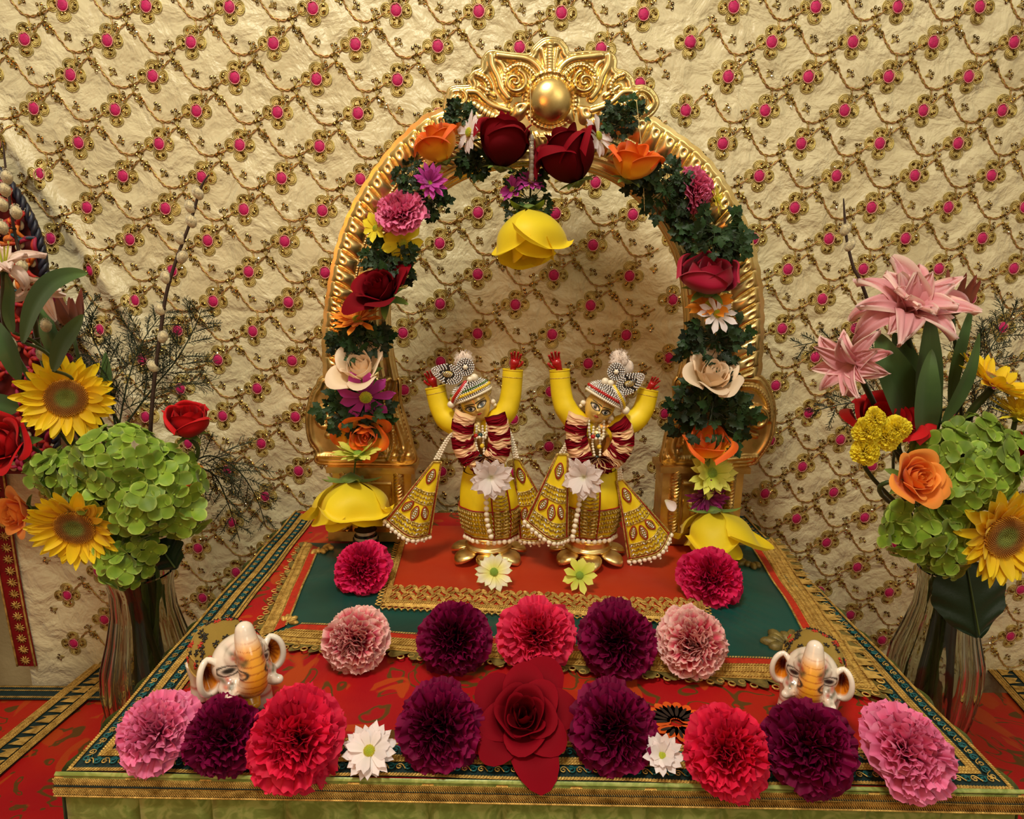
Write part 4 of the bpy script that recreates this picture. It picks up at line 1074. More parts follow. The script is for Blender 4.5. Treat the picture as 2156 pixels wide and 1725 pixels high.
def head_mesh(c, w, R):
    """c centre, w half-width, R 3x3: columns right, forward, up"""
    nu,nv = 260,340
    th = np.linspace(0.001,PI-.001,nu)[:,None]; ph = (np.linspace(0,TAU,nv,endpoint=False))[None,:]
    x = np.sin(th)*np.sin(ph); y = np.sin(th)*np.cos(ph)+0*x; z = np.cos(th)+0*ph
    X = x*.98; Y = y*1.0; Z = z*1.22
    jaw = np.clip(-z,0,1); X = X*(1-.34*jaw**1.5); Y = Y*(1-.12*jaw)
    fr = np.clip(y,0,1)
    a = X; b = Z
    G = lambda a0,b0,sa,sb: np.exp(-((a-a0)/sa)**2-((b-b0)/sb)**2)
    Y = Y+fr*(.20*G(0,-.14,.10,.13)+.10*G(0,.05,.07,.2)-.07*G(.36,.12,.2,.14)-.07*G(-.36,.12,.2,.14)+.09*G(0,-.47,.17,.06)-.04*G(0,-.55,.12,.03)+.09*G(0,-.80,.2,.14)+.05*G(.42,-.3,.2,.2)+.05*G(-.42,-.3,.2,.2))
    C = np.zeros(X.shape+(3,)); C[:] = lin(222,182,92)
    C = C*(1-G(.0,-.2,.8,.6)[...,None]*.35)+lin(250,222,150)*G(.0,-.2,.8,.6)[...,None]*.35
    front = (y>0.05)
    def paint(mask, col):
        m = np.clip(mask,0,1)*front; C[:] = C*(1-m[...,None])+col*m[...,None]
    st = lambda v,k=45: 1/(1+np.exp(-np.clip(v*k*3,-50,50)))
    for s in (-1,1):
        e0,e1 = s*.40,.07
        aa = (a-e0)*s; bb = b-e1-.10*aa
        al = .13*np.clip(1-(aa/.30)**2,0,1)
        paint(st(al+.06+.03*(bb>0)-np.abs(bb)+.0*(aa>-.4))*st(.36-np.abs(aa)), lin(22,18,16))
        paint(st(al-np.abs(bb),60)*st(.27-np.abs(aa)), lin(226,216,196))
        d = np.hypot(aa+.0,bb-.0); paint(st(.125-d,60)*st(al-np.abs(bb)+.01,60), lin(30,44,46)); paint(st(.065-d,60), lin(6,8,8)); paint(st(.025-np.hypot(aa-.04,bb-.04),80), lin(240,240,240))
        lid = np.abs(bb-.19*np.clip(1-(aa/.42)**2,0,1)-.045); paint(st(.016-lid,90)*st(.36-np.abs(aa)), lin(40,26,18))
        br = np.abs(b-(e1+.32-.35*(aa-.02)**2-.02)); paint(st(.034*(1-.8*np.clip(aa+.1,0,1))-br,70)*st(.36-np.abs(aa+.02)), lin(16,13,12))
        br = np.hypot((a-s*.07)/.03,(b+.20)/.02); paint(st(1-br,3), lin(120,70,30))
    lip = (np.abs(b+.44)-.065*np.clip(1-(a/.19)**2,0,1)*(1-.25*np.exp(-(a/.03)**2))); paint(st(-lip,70)*st(.185-np.abs(a),80), lin(176,22,22))
    paint(st(.007-np.abs(b+.44+.008*np.cos(a*30)),140)*st(.17-np.abs(a)), lin(80,8,8))
    paint(st(.018-np.abs(a),90)*(b>.2)*(b<.75), lin(226,120,30))
    P = np.stack([X,Y,Z],-1).reshape(-1,3)*w
    V = P@np.array(R).T+c
    mb = MB(); mb.add(V, gf(nu,nv,True), 0, C.reshape(-1,3)); return mb
def pearls(mb, pts, r, mi=0, step=2.0, seg=8, ring=6, jit=0):
    for p in resample(pts, r*step): ball(mb, p, r, seg, ring, mi)
def panel(name, parent, org, TL, TR, BL, BR, bow=.12, dy0=0.0, bulge=.012, fringe=True, marq=True, bands=((.40,.56),(.80,.97)), fr_side='B'):
    """embroidered flap hanging between two top and two bottom points, bottom edge rounded"""
    TL,TR,BL,BR = [FP(p[0],p[1],dy0) for p in (TL,TR,BL,BR)]
    mb = MB(); ax = (BL+BR)/2-(TL+TR)/2; Lh = np.linalg.norm(ax)
    def S(s,t,lift=0.0):
        s = np.asarray(s,float)[...,None]; t = np.asarray(t,float)[...,None]
        te = t+bow*t*(1-(2*s-1)**2)
        p = (TL*(1-s)+TR*s)*(1-te)+(BL*(1-s)+BR*s)*te
        p = p+A(0,-1,0)*(bulge*np.sin(PI*np.clip(s,0,1))*t+.0025*np.sin(s*9+t*2)*t+lift)
        return p
    grid(mb, lambda u,v: tuple(np.moveaxis(S(v,u),-1,0)), 26, 26, 0)
    grid(mb, lambda u,v: tuple(np.moveaxis(S(v,u,-.0016),-1,0)), 26, 26, 0)
    def line(f, r, mi, sides=5, n=40): q = np.linspace(0,1,n); a = f(q); tube(mb, S(a[0]+0*q,a[1]+0*q,.0009), r, sides, mi)
    for s0,mi,r in ((.0,1,.0009),(.035,2,.0007),(.075,1,.0006),(1.0,1,.0009),(.965,2,.0007),(.925,1,.0006)): line(lambda q: (s0,q), r, mi)
    for t0,mi,r in ((1.0,1,.0010),(.975,2,.0009),(.0,1,.0008)): line(lambda q: (q,t0), r, mi)
    for a,b in bands:
        for t0 in (a,b): line(lambda q: (.06+.88*q,t0), .0008, 1)
        wb = np.linalg.norm(S(.95,(a+b)/2)-S(.05,(a+b)/2)); n = max(6,int(wb/.0030)); rows = max(1,int((b-a)*Lh/.0042))
        for rw in range(rows):
            tt = a+(b-a)*(rw+.5)/rows
            for k in range(n):
                s = .08+.84*(k+.5)/n; p = S(s,tt,.0014); q = S(s+.028*(1 if k%2 else -1), tt+.35*(b-a)/rows,.0014); o = S(s-.028*(1 if k%2 else -1), tt-.35*(b-a)/rows,.0014)
                tube(mb, [o,p,q], [.0004,.0013,.0004], 4, 1 if k%5 else 4)
    if marq:
        for (s0,t0,an,sz) in ((.5,.20,0,.0085),(.24,.665,.34,.0078),(.5,.70,0,.0084),(.76,.665,-.34,.0078)):
            c = S(s0,t0,.0012); ex = S(min(s0+.05,1),t0,.0012)-S(s0-.05,t0,.0012); ex /= np.linalg.norm(ex); ez = S(s0,t0+.04,.0012)-S(s0,t0-.04,.0012); ez /= np.linalg.norm(ez)
            e1 = ez*math.cos(an)-ex*math.sin(an); e2 = ex*math.cos(an)+ez*math.sin(an)
            for sc,mi,r in ((1,2,.0008),(.82,1,.0006)):
                P = [c+e1*sz*sc*math.cos(q)*1.0+e2*sz*sc*.5*math.sin(q)*(1-.35*abs(math.cos(q))) for q in np.arange(20)*TAU/20]
                tube(mb, P, r, 4, mi, closed=True)
            for k in range(-2,3):
                for j in (-1,1): ball(mb, c+e1*k*sz*.30+e2*j*sz*.14*(1-.3*abs(k))-A(0,.0008,0), sz*.13, 6, 5, 4)
    o = mb.build(name, [YEL,GOLDEM,REDC,PEARL,RHINE], parent, org)
    if fringe:
        f = MB(); E = resample(S(np.linspace(0,1,40),np.full(40,1.0)), .0056)
        for k,p in enumerate(E):
            d = S(.5,1)-S(.5,.8); d /= np.linalg.norm(d)
            ball(f, p+d*.0030, .0028, 9, 7, 0)
            if k%2 == 0: ball(f, p+d*.0068, .0014, 6, 5, 0)
        fo = f.build('pearl_fringe', [PEARL], o)
    if fringe: fo.location = -A(0,0,0) ; fo.data.transform(Matrix.Translation(-Vector(tuple(org))))
    return o
def hand(mb, wrist, dirv, side, S, palmn, mi=0):
    """open raised hand: palm and five separate fingers"""
    d = np.array(dirv)/np.linalg.norm(dirv); n = np.array(palmn)/np.linalg.norm(palmn); x = np.cross(d,n)*side; x /= np.linalg.norm(x); n = np.cross(x,d)*side
    c = np.array(wrist)
    tube(mb, [c-d*S*.3,c+d*S*.2,c+d*S*.7,c+d*S*1.0], [S*.26,S*.30,S*.42,S*.36], 10, mi)
    tube(mb, [c+d*S*.2+x*S*.1,c+d*S*.75+x*S*.24,c+d*S*1.0+x*S*.22], [S*.2,S*.24,S*.16], 8, mi)
    for k,(o,l,a) in enumerate(((.34,.72,.20),(.13,.86,.07),(-.10,.82,-.06),(-.31,.62,-.20))):
        b = c+d*S*.92+x*S*o; e = d+x*a
        tube(mb, catmull([b, b+e*S*l*.45-n*S*.02, b+e*S*l*.8+n*S*.10, b+e*S*l+n*S*.26],3), S*.115, 7, mi); ball(mb, b+e*S*l+n*S*.26, S*.105, 7, 5, mi)
    b = c+d*S*.35+x*S*.34
    tube(mb, catmull([b, b+x*S*.3+d*S*.25+n*S*.1, b+x*S*.42+d*S*.62+n*S*.18],4), S*.13, 7, mi); ball(mb, b+x*S*.42+d*S*.62+n*S*.18, S*.12, 7, 5, mi)
def deity(tagname, q):
    g = lambda p,dy=0.0: FP(p[0],p[1],dy)
    base = FP(q['base'][0],q['base'][1]); org = (base[0],YD,.0085)
    T = thing('deity_statue', org, q['label'], 'statue'); O = A(*org)
    # lotus base
    m = MB(); bx = base[0]; r = 39*U
    def lathe(prof, seg=40): grid(m, lambda u,v: (bx+np.interp(u,np.linspace(0,1,len(prof)),[p[0] for p in prof])*np.cos(v*TAU), YD+np.interp(u,np.linspace(0,1,len(prof)),[p[0] for p in prof])*np.sin(v*TAU), np.interp(u,np.linspace(0,1,len(prof)),[p[1] for p in prof])), 40, seg, 0, True)
    zt = q['ztop']
    lathe([(.0,zt),(r*1.05,zt),(r*1.2,zt-.001),(r*1.24,zt-.003),(r*1.16,zt-.005),(r*1.16,zt-.012),(r*1.3,zt-.014),(r*1.3,zt-.016),(r*.9,zt-.019),(r*.8,.0085),(0,.0085)])
    for k in range(7):
        a = TAU*k/7+q.get('rot',.2); V,F = sph(14,10); V = V.copy()
        tt = (V[:,2]+1)/2; wdt = np.sin(np.clip(tt,0,1)*PI)**.3*(1-.55*np.clip(tt-.35,0,1)**1.2)
        rr = r*.85+r*1.35*np.sin(tt*1.35); zz = zt-.017-(zt-.017-.0095)*tt**1.4
        lat = np.sign(V[:,0])*np.abs(V[:,0])/(np.sqrt(V[:,0]**2+V[:,1]**2)+1e-9)*np.sin(PI*np.clip(tt,.0,1)**.72)**.8*r*.62; thk = V[:,1]/(np.sqrt(V[:,0]**2+V[:,1]**2)+1e-9)*.0042*np.sin(np.clip(tt,0.02,.98)*PI)
        P = np.stack([(rr+thk)*math.cos(a)-lat*math.sin(a)+bx,(rr+thk)*math.sin(a)+lat*math.cos(a)+YD, np.maximum(zz+thk*.8+.004*np.clip(tt-.8,0,1),.0088)],-1)
        m.add(P, F, 0)
    m.build('lotus_base', [BRASS], T, org)
    # body: one continuous surface
    m = MB(); hips = g(q['hips']); chest = g(q['chest']); neck = g(q['neck']); hc = g(q['head'],-.010)
    feet = [A(bx-.008,YD-.004,zt+.004),A(bx+.010,YD-.006,zt+.004)]
    tube(m, catmull([hips-A(0,0,.012),hips,(hips+chest)/2,chest,neck-A(0,0,.006),neck,hc],4), np.interp(np.linspace(0,1,25),[0,.17,.34,.55,.7,.8,1],[.017,.019,.0145,.019,.011,.0065,.008]), 16)
    for sx_,ft in zip((-1,1),feet):
        kn = (hips+ft)/2+A(sx_*.004,-.005,0)
        tube(m, catmull([hips+A(sx_*.008,0,-.006),kn,ft+A(0,.004,.006)],4), np.linspace(.0125,.0055,9), 12)
        ball(m, ft+A(sx_*.001,-.006,0), .0075, 10, 8, 0, sc=(.75,1.6,.5))
        for k in range(5): ball(m, ft+A(sx_*(-.003+.0018*k),-.017+.0006*k*k*.5,-.001), .0013, 6, 5)
    for arm in (q['armL'],q['armR']):
        P = [g(p,dy) for p,dy in zip(arm,(-.001,-.003,-.006,-.009))]
        tube(m, catmull([chest+A(0,0,.010)]+P[::-1],4), np.linspace(.0095,.0055,17), 12)
    hs = MB()
    body = remesh_obj('body', m, .0011, [BRASS], T, org)
    for arm,tip,sd in ((q['armL'],q['tipL'],-1),(q['armR'],q['tipR'],1)):
        h = MB()
        P = g(arm[0],-.001); t_ = g(tip,-.004); d = t_-P; Sz = np.linalg.norm(d)/1.75
        hand(h, P, d, sd, Sz, (0.15*-sd,-1,.1))
        h.build('hand', [REDP], T, org)['label'] = 'raised red-painted hand'
    # sleeves
    for nme,arm,wd in (('sleeve',q['armL'],1),('sleeve',q['armR'],1)):
        m = MB(); P = [g(p,dy) for p,dy in zip(arm,(-.001,-.003,-.006,-.007))]+[g(((arm[3][0]+q['chest'][0])/2,(arm[3][1]+q['chest'][1])/2),-.002)]
        C = np.array(catmull(P,8)); rr = np.interp(np.linspace(0,1,len(C)),[0,.3,.6,1],[.0108,.0112,.0122,.013])
        rr = rr*(1+.012*np.sin(np.arange(len(C))*.9))
        tube(m, C, rr, 20, 0, cap=False); tube(m, C[:-2]+A(0,0,.0), rr[:-2]*.93, 16, 0, cap=False)
        n0 = C[1]-C[0]; n0 /= np.linalg.norm(n0); e1 = np.cross(n0,A(0,1,0)); e1 /= np.linalg.norm(e1); e2 = np.cross(n0,e1)
        tube(m, [C[0]+n0*.0004+rr[0]*1.0*(e1*math.cos(a)+e2*math.sin(a)) for a in np.arange(20)*TAU/20], .0007, 5, 0, closed=True)
        for k_ in (.12,):
            c_ = C[3]; tube(m, [c_+rr[3]*1.005*(e1*math.cos(a)+e2*math.sin(a)) for a in np.arange(24)*TAU/24], .0003, 4, 1, closed=True)
        m.build(nme, [YEL,GOLDEM], T, org)
    # head
    rl_ = q['roll']; R = np.stack([A(math.cos(rl_),0,math.sin(rl_)), A(q['turn'],-1,-.12)/np.linalg.norm(A(q['turn'],-1,-.12)), A(-math.sin(rl_),-.12,math.cos(rl_))],1)
    w = q.get('hw',31)*U
    head_mesh(hc, w, R).build('head', [FACEM], T, org)
    L = lambda x,y,z: hc+R@A(x*w,y*w,z*w)
    # turban
    m = MB()
    def TB(az, el, k=1.0): return L(1.36*k*math.cos(el)*math.sin(az), 1.24*k*math.cos(el)*math.cos(az)-.10, .76+.92*k*math.sin(el)+.18*math.cos(az)*math.cos(el)*(1 if el<.5 else 1))
    grid(m, lambda u,v: tuple(np.moveaxis(np.stack([[TB(b*TAU,-.22+a*1.78,.97) for b in v[0]] for a in u[:,0]]),-1,0)), 14, 40, 0, True)
    def row(f, r, mi, n, kind='ball'):
        for k in range(n):
            p = f(k/(n-1))
            if kind == 'ball': ball(m, p, r, 7, 5, mi)
            else: ball(m, p, r, 6, 4, mi, sc=(1.15,1,1.15))
    fl = q['flip']
    for el0,mi,r,n in ((-.20,1,.0016,34),(-.05,5,.0011,32),(.04,5,.0010,32),(.28,5,.0011,30),(.15,4 if fl>0 else 2,.0017,26),(.50,5,.0011,26),(.38,3 if fl>0 else 5,.0014,24),(.62,5,.0011,24),(.76,5,.0013,18),(.90,5,.0011,16)):
        row(lambda t: TB((-1.7+3.4*t), el0+.08*math.sin(t*PI), 1.0), r, mi, n, 'b' if mi in(2,3,4) else 'ball')
    for off,mi,r in ((-.13,5,.0013),(0,2 if fl>0 else 4,.0023),(.13,5,.0013),(.24,5,.0012),(-.26,5,.0012)):     # diagonal band
        row(lambda t: TB(-fl*(1.25-1.25*t)+off*.9, -.15+1.25*t, 1.06), r, mi, 18, 'b' if mi in (2,4) else 'ball')
    for (x,y,z,r) in q['bigpearls']: ball(m, L(x,y,z), r, 12, 9, 1)
    m.build('turban', [BLACKP,PEARL,GEMR,GEMG,GEMY,RHINE], T, org)
    # jewelled plume: round brooch, drop brooch and down feather
    m = MB(); cR = g(q['round'],-.012); cD = g(q['drop'],-.014)
    for rad,n in ((.0088,22),(.0068,17),(.0048,12),(.0026,6)):
        for k in range(n): a = TAU*k/n; ball(m, cR+A(rad*math.cos(a),-.0008,rad*math.sin(a)), .00125, 6, 5, 1)
    disc_V = MB()
    ball(m, cR, .0096, 16, 6, 0, sc=(1,.18,1)); ball(m, cR-A(0,.0015,0), .0026, 10, 8, 2)
    an = q['dropang']; ex = A(math.cos(an),0,math.sin(an)); ez = A(-math.sin(an),0,math.cos(an))
    def drop(a, s): 
        x = math.cos(a); y = math.sin(a)*(1-.45*max(0,x))*.82; return cD+ex*(x*.0152*s+(.002 if x>0 else 0))+ez*y*.0125*s
    P = [drop(a,1.04) for a in np.arange(28)*TAU/28]; m.add(np.array([cD]+[p+A(0,.0004,0) for p in P]), [(0,1+k,1+(k+1)%28) for k in range(28)], 0)
    for s_,n in ((1.0,34),(.84,28),(.68,22),(.53,17)):
        for k in range(n): ball(m, drop(TAU*k/n,s_)-A(0,.0006,0), .0012, 6, 5, 1)
    ball(m, cD-A(0,.0004,0), .0042, 12, 8, 3, sc=(1.3,.35,.8))
    for k in range(6): tube(m, [cD+ex*(-.005+.002*k)-A(0,.0024,0)-ez*.0024, cD+ex*(-.003+.002*k)-A(0,.0024,0)+ez*.0024], .0004, 4, 1)
    m.build('jewelled_brooch', [BLACKP,RHINE,PEARL,GOLDEM], T, org)
    m = MB(); cF = g(q['fluff'],.004); rnd = random.Random(2)
    V,F = sph(22,16); nn = 1+.22*np.array([mnoise(Vector(tuple(v*2.2+cF*50))) for v in V]); m.add(V*nn[:,None]*A(.0095,.006,.0105)+cF, F, 0)
    ball(m, cF+A(q['fdx'],0,-.007), .008, 14, 10, 0, sc=(1,.6,1.1))
    for k in range(260):
        v = A(rnd.gauss(0,1),rnd.gauss(0,1),rnd.gauss(0,1)); v /= np.linalg.norm(v); b = cF+v*A(.0085,.005,.0095); tube(m, [b,b+v*.0035+A(0,0,.001)], [.00035,.0001], 3, 0)
    m.build('down_plume', [FLUFF], T, org)
    # earring, necklace
    m = MB()
    for s in (-1,1): ball(m, L(s*1.08,.15,-.28), .0030, 10, 8, 0); ball(m, L(s*1.10,.15,-.52), .0022, 8, 6, 0)
    nc = g(q['neck'],-.018); ch = g(q['chest'],-.022)
    for s in (-1,1):
        pearls(m, catmull([nc+A(s*.008,.002,.002),nc+A(s*.007,-.004,-.014),ch+A(s*.002,-.004,-.002)],8), .0017, 0)
        pearls(m, catmull([nc+A(s*.003,0,-.004),nc+A(s*.004,-.004,-.02),ch+A(s*.003,-.004,-.02)],8), .0015, 0)
    for k,(dx,dz,mi) in enumerate(((.001,-.012,1),(-.004,-.013,2),(.001,-.036,1),(.003,-.024,3))): ball(m, nc+A(dx,-.006,dz), .0026, 8, 6, mi)
    m.build('pearl_necklace', [PEARL,GEMT,GEMR,GEMY], T, org)
    # shoulder pearls
    for path in q['strands']:
        m = MB()
        for k in (-1,0,1): pearls(m, catmull([g((p[0]+k*4.5*(.3+i*.35) if i else p[0]+k*2.0,p[1]+abs(k)*1.5),-.016) for i,p in enumerate(path)],8), .0015, 0, 1.9)
        m.build('pearl_strands', [PEARL], T, org)
    # draped lower garment
    m = MB(); zh = FP(*q['hem'])[2]; zw = FP(*q['waist'])[2]; xh = FP(*q['hem'])[0]; xw = FP(*q['waist'])[0]
    def dh(u,v):
        t = u; rx_ = (.026+.006*np.sin(t*PI)+.002*t); ry_ = .020+.007*np.sin(t*PI)
        a = v*TAU; f = 1+.035*np.sin(a*9+3*t)*t
        return (xw+(xh-xw)*t+rx_*f*np.cos(a), YD-.002+ry_*f*np.sin(a), zw+(zh-zw)*t)
    grid(m, dh, 30, 72, 0, True)
    grid(m, lambda u,v: (xw+(.024*(1-u)+.010*u)*np.cos(v*TAU), YD-.002+(.019*(1-u)+.009*u)*np.sin(v*TAU), zw+.030*u), 10, 40, 0, True)
    def dp(a,t,l=.001):
        P = dh(np.array([[t]]),np.array([[a/TAU]])); c = A(xw+(xh-xw)*t,YD-.002,0); p = A(P[0][0,0],P[1][0,0],P[2][0,0]); d = p-A(c[0],c[1],p[2]); return p+d/np.linalg.norm(d)*l
    for t0 in (.52,.54,.96,1.0): tube(m, [dp(a,t0) for a in np.linspace(0,TAU,60,endpoint=False)], .0008 if t0!=.54 else .0006, 5, 2 if t0 in(.52,1.0) else 1, closed=True)
    for rw in range(5):
        for k in range(64):
            a = TAU*k/64; t0 = .58+rw*.075; tube(m, [dp(a-.03,t0-.03),dp(a,t0,.0022),dp(a+.03*(1 if k%2 else -1),t0+.03)], [.0004,.0014,.0004], 4, 1)
    for rw in range(16):
        t0 = .1+rw*.055
        for s in (-1,1): tube(m, [dp(-PI/2+q['apron'],t0,.0022),dp(-PI/2+q['apron']+s*.14,t0-.022,.0030),dp(-PI/2+q['apron']+s*.25,t0-.03,.0022)], [.0004,.0015,.0004], 4, 1)
    for s in (-.3,.3): tube(m, [dp(-PI/2+q['apron']+s,t,.0018) for t in np.linspace(.06,1,20)], .0008, 5, 2)
    dg_ = m.build('lower_garment', [YEL,GOLDEM,REDC], T, org)
    m = MB()
    for k in range(30): ball(m, dp(TAU*k/30,1.0,.001)-A(0,0,.003), .0029, 9, 7, 0)
    pearls(m, catmull([g(p,-.036) for p in q['longpearls']],8), .0030, 0, 2.05)
    m.build('pearl_fringe', [PEARL], T, org)
    for (a,b,c,d,bow,dy) in q['flaps']: panel('embroidered_flap', T, org, a, b, c, d, bow, dy)
    return T
zt1 = .0385
D1 = dict(label='left golden statue with raised arms, jewelled turban and embroidered yellow dress', base=(1028,1190), ztop=zt1, hips=(1022,1010), chest=(1014,915), neck=(1010,890), head=(1002,850),
  armL=[(916,815),(925,853),(940,882),(968,898)], armR=[(1080,778),(1076,828),(1066,864),(1044,888)], tipL=(903,781), tipR=(1088,741), roll=.42, turn=.10, flip=1,
  bigpearls=[(.65,.35,1.75,.0052*.8),(-1.45,.5,.75,.0050*.8),(.35,.5,1.8,.003)], round=(980,773), drop=(943,788), dropang=2.9, fluff=(977,762), fdx=0,
  strands=[[(962,903),(942,925),(920,965)],[(1068,900),(1078,925),(1086,962)]], hem=(1035,1120), waist=(1025,990), apron=.42, longpearls=[(1024,1035),(1024,1070),(1026,1100),(1034,1130)],
  flaps=[((912,972),(930,972),(814,1092),(906,1128),.06,-.018),((1080,966),(1094,968),(1094,1132),(1170,1100),.08,-.004)])
D2 = dict(label='right golden statue with raised arms, tilted head, jewelled turban and embroidered yellow dress', base=(1236,1194), ztop=zt1, hips=(1246,1015), chest=(1258,918), neck=(1256,892), head=(1262,856),
  armL=[(1178,779),(1182,828),(1191,859),(1212,886)], armR=[(1365,820),(1356,858),(1338,884),(1308,898)], tipL=(1164,741), tipR=(1383,795), roll=-.50, turn=-.10, flip=-1,
  bigpearls=[(-.65,.35,1.7,.0052*.8),(1.5,.5,.75,.0056*.8),(-.3,.4,1.8,.0035)], round=(1297,783), drop=(1325,808), dropang=.55, fluff=(1304,760), fdx=.008,
  strands=[[(1208,910),(1196,930),(1184,952)],[(1300,960),(1304,985),(1306,1008)]], hem=(1240,1118), waist=(1248,985), apron=-.15, longpearls=[(1222,1040),(1218,1070),(1212,1100),(1206,1130)],
  flaps=[((1172,956),(1196,956),(1106,1092),(1196,1134),.06,-.034),((1298,1012),(1312,1010),(1322,1176),(1412,1124),.06,-.018)])
deity('a', D1); deity('b', D2)
# rose-petal neck garlands
def neck_garland(left, right, tail, label, flo, ang):
    T = thing('petal_garland', tuple(FP(*tail)), label, 'garland', 'petal garlands round the statues'); O = T.location
    rnd = random.Random(9); red = MB(); cr = MB()
    for side,path in ((-1,left),(1,right)):
        P = resample([FP(p[0],p[1],-.026) for p in catmull([A(*p) for p in path],6)], n=9)
        for i in range(len(P)-1):
            c = (P[i]+P[i+1])/2; d = P[i+1]-P[i]; d /= np.linalg.norm(d); x = np.cross(d,A(0,1,0)); x /= np.linalg.norm(x)
            x = x*(1 if x[0]>0 else -1); n_ = A(0,-1,0); tgt = red if (i+(side>0))%2 else cr; hw = (22 if i<6 else 16)*U*rnd.uniform(.9,1.1)
            for k in range(5):
                off = d*(k-2)*.0020; ph = rnd.uniform(0,6); am = rnd.uniform(.0004,.0011); fr = rnd.uniform(2.5,5); tl = rnd.uniform(-.10,.10)
                def f(u,v):
                    s = v*2-1
                    q_ = (s*hw)[...,None]*x+(.0085*np.sqrt(np.clip(1.02-s*s,0,1))*(.6+.4*u)+am*np.sin(s*fr+ph+u*2))[...,None]*n_+((u-.5)*.0042+am*.8*np.cos(s*fr*1.3+ph)+tl*hw*s*side)[...,None]*d
                    return tuple(np.moveaxis(q_+c+off-n_*0,-1,0))
                nu,nv = 6,16; u,v = np.broadcast_arrays(np.linspace(0,1,nu)[:,None],np.linspace(0,1,nv)[None,:])
                grid(tgt, f, nu, nv, 0, False, np.stack([u.ravel(),np.abs(v*2-1).ravel()*.3,np.full(u.size,rnd.random())],-1))
    tc_ = FP(tail[0],tail[1],-.03)
    for k in range(15):
        a = -PI/2+(k-7)*.20; tg = red if k%3 else cr
        sub = MB(); petal(sub, 0, 0, .020*rnd.uniform(.8,1.1), .010, 'pointed', cup=.5, bend=rnd.uniform(-.3,.3), ruf=.08, nf=2, nu=7, nv=6, rnd=rnd)
        V = sub.v[0]; V = V@rx(PI/2).T; V = V@ry(-a).T
        tg.add(V+tc_+A(0,-.002*rnd.random(),.004), sub.f[0], 0, sub.c[0])
    red.build('red_petals', [PC['crimson']], T, O); cr.build('cream_petals', [PETC], T, O)
    fp = FP(flo[0],flo[1],-.040); E = Vector(ang); M = Matrix.Translation(fp-A(*O)) @ facing(E).to_matrix().to_4x4() @ Matrix.Diagonal((50*U,50*U,50*U,1))
    put_parts([('white_flower',flower_parts('daisy',('white',14,2,.36,-.5,.5))[0][1])], T, M)
neck_garland([(980,872),(974,897),(974,925),(980,950),(1000,975),(1015,988)],[(1043,876),(1049,897),(1052,925),(1050,948),(1036,972),(1026,990)],(1022,972),'red and cream rose-petal garland with a white flower, round the left statue',(1033,1004),(.1,-1,-.05))
neck_garland([(1218,876),(1213,897),(1212,920),(1218,945),(1228,968),(1250,985)],[(1300,890),(1310,905),(1312,930),(1304,950),(1285,970),(1262,985)],(1258,972),'red and cream rose-petal garland with a drooping white flower, round the right statue',(1230,1004),(-.5,-1,.0))
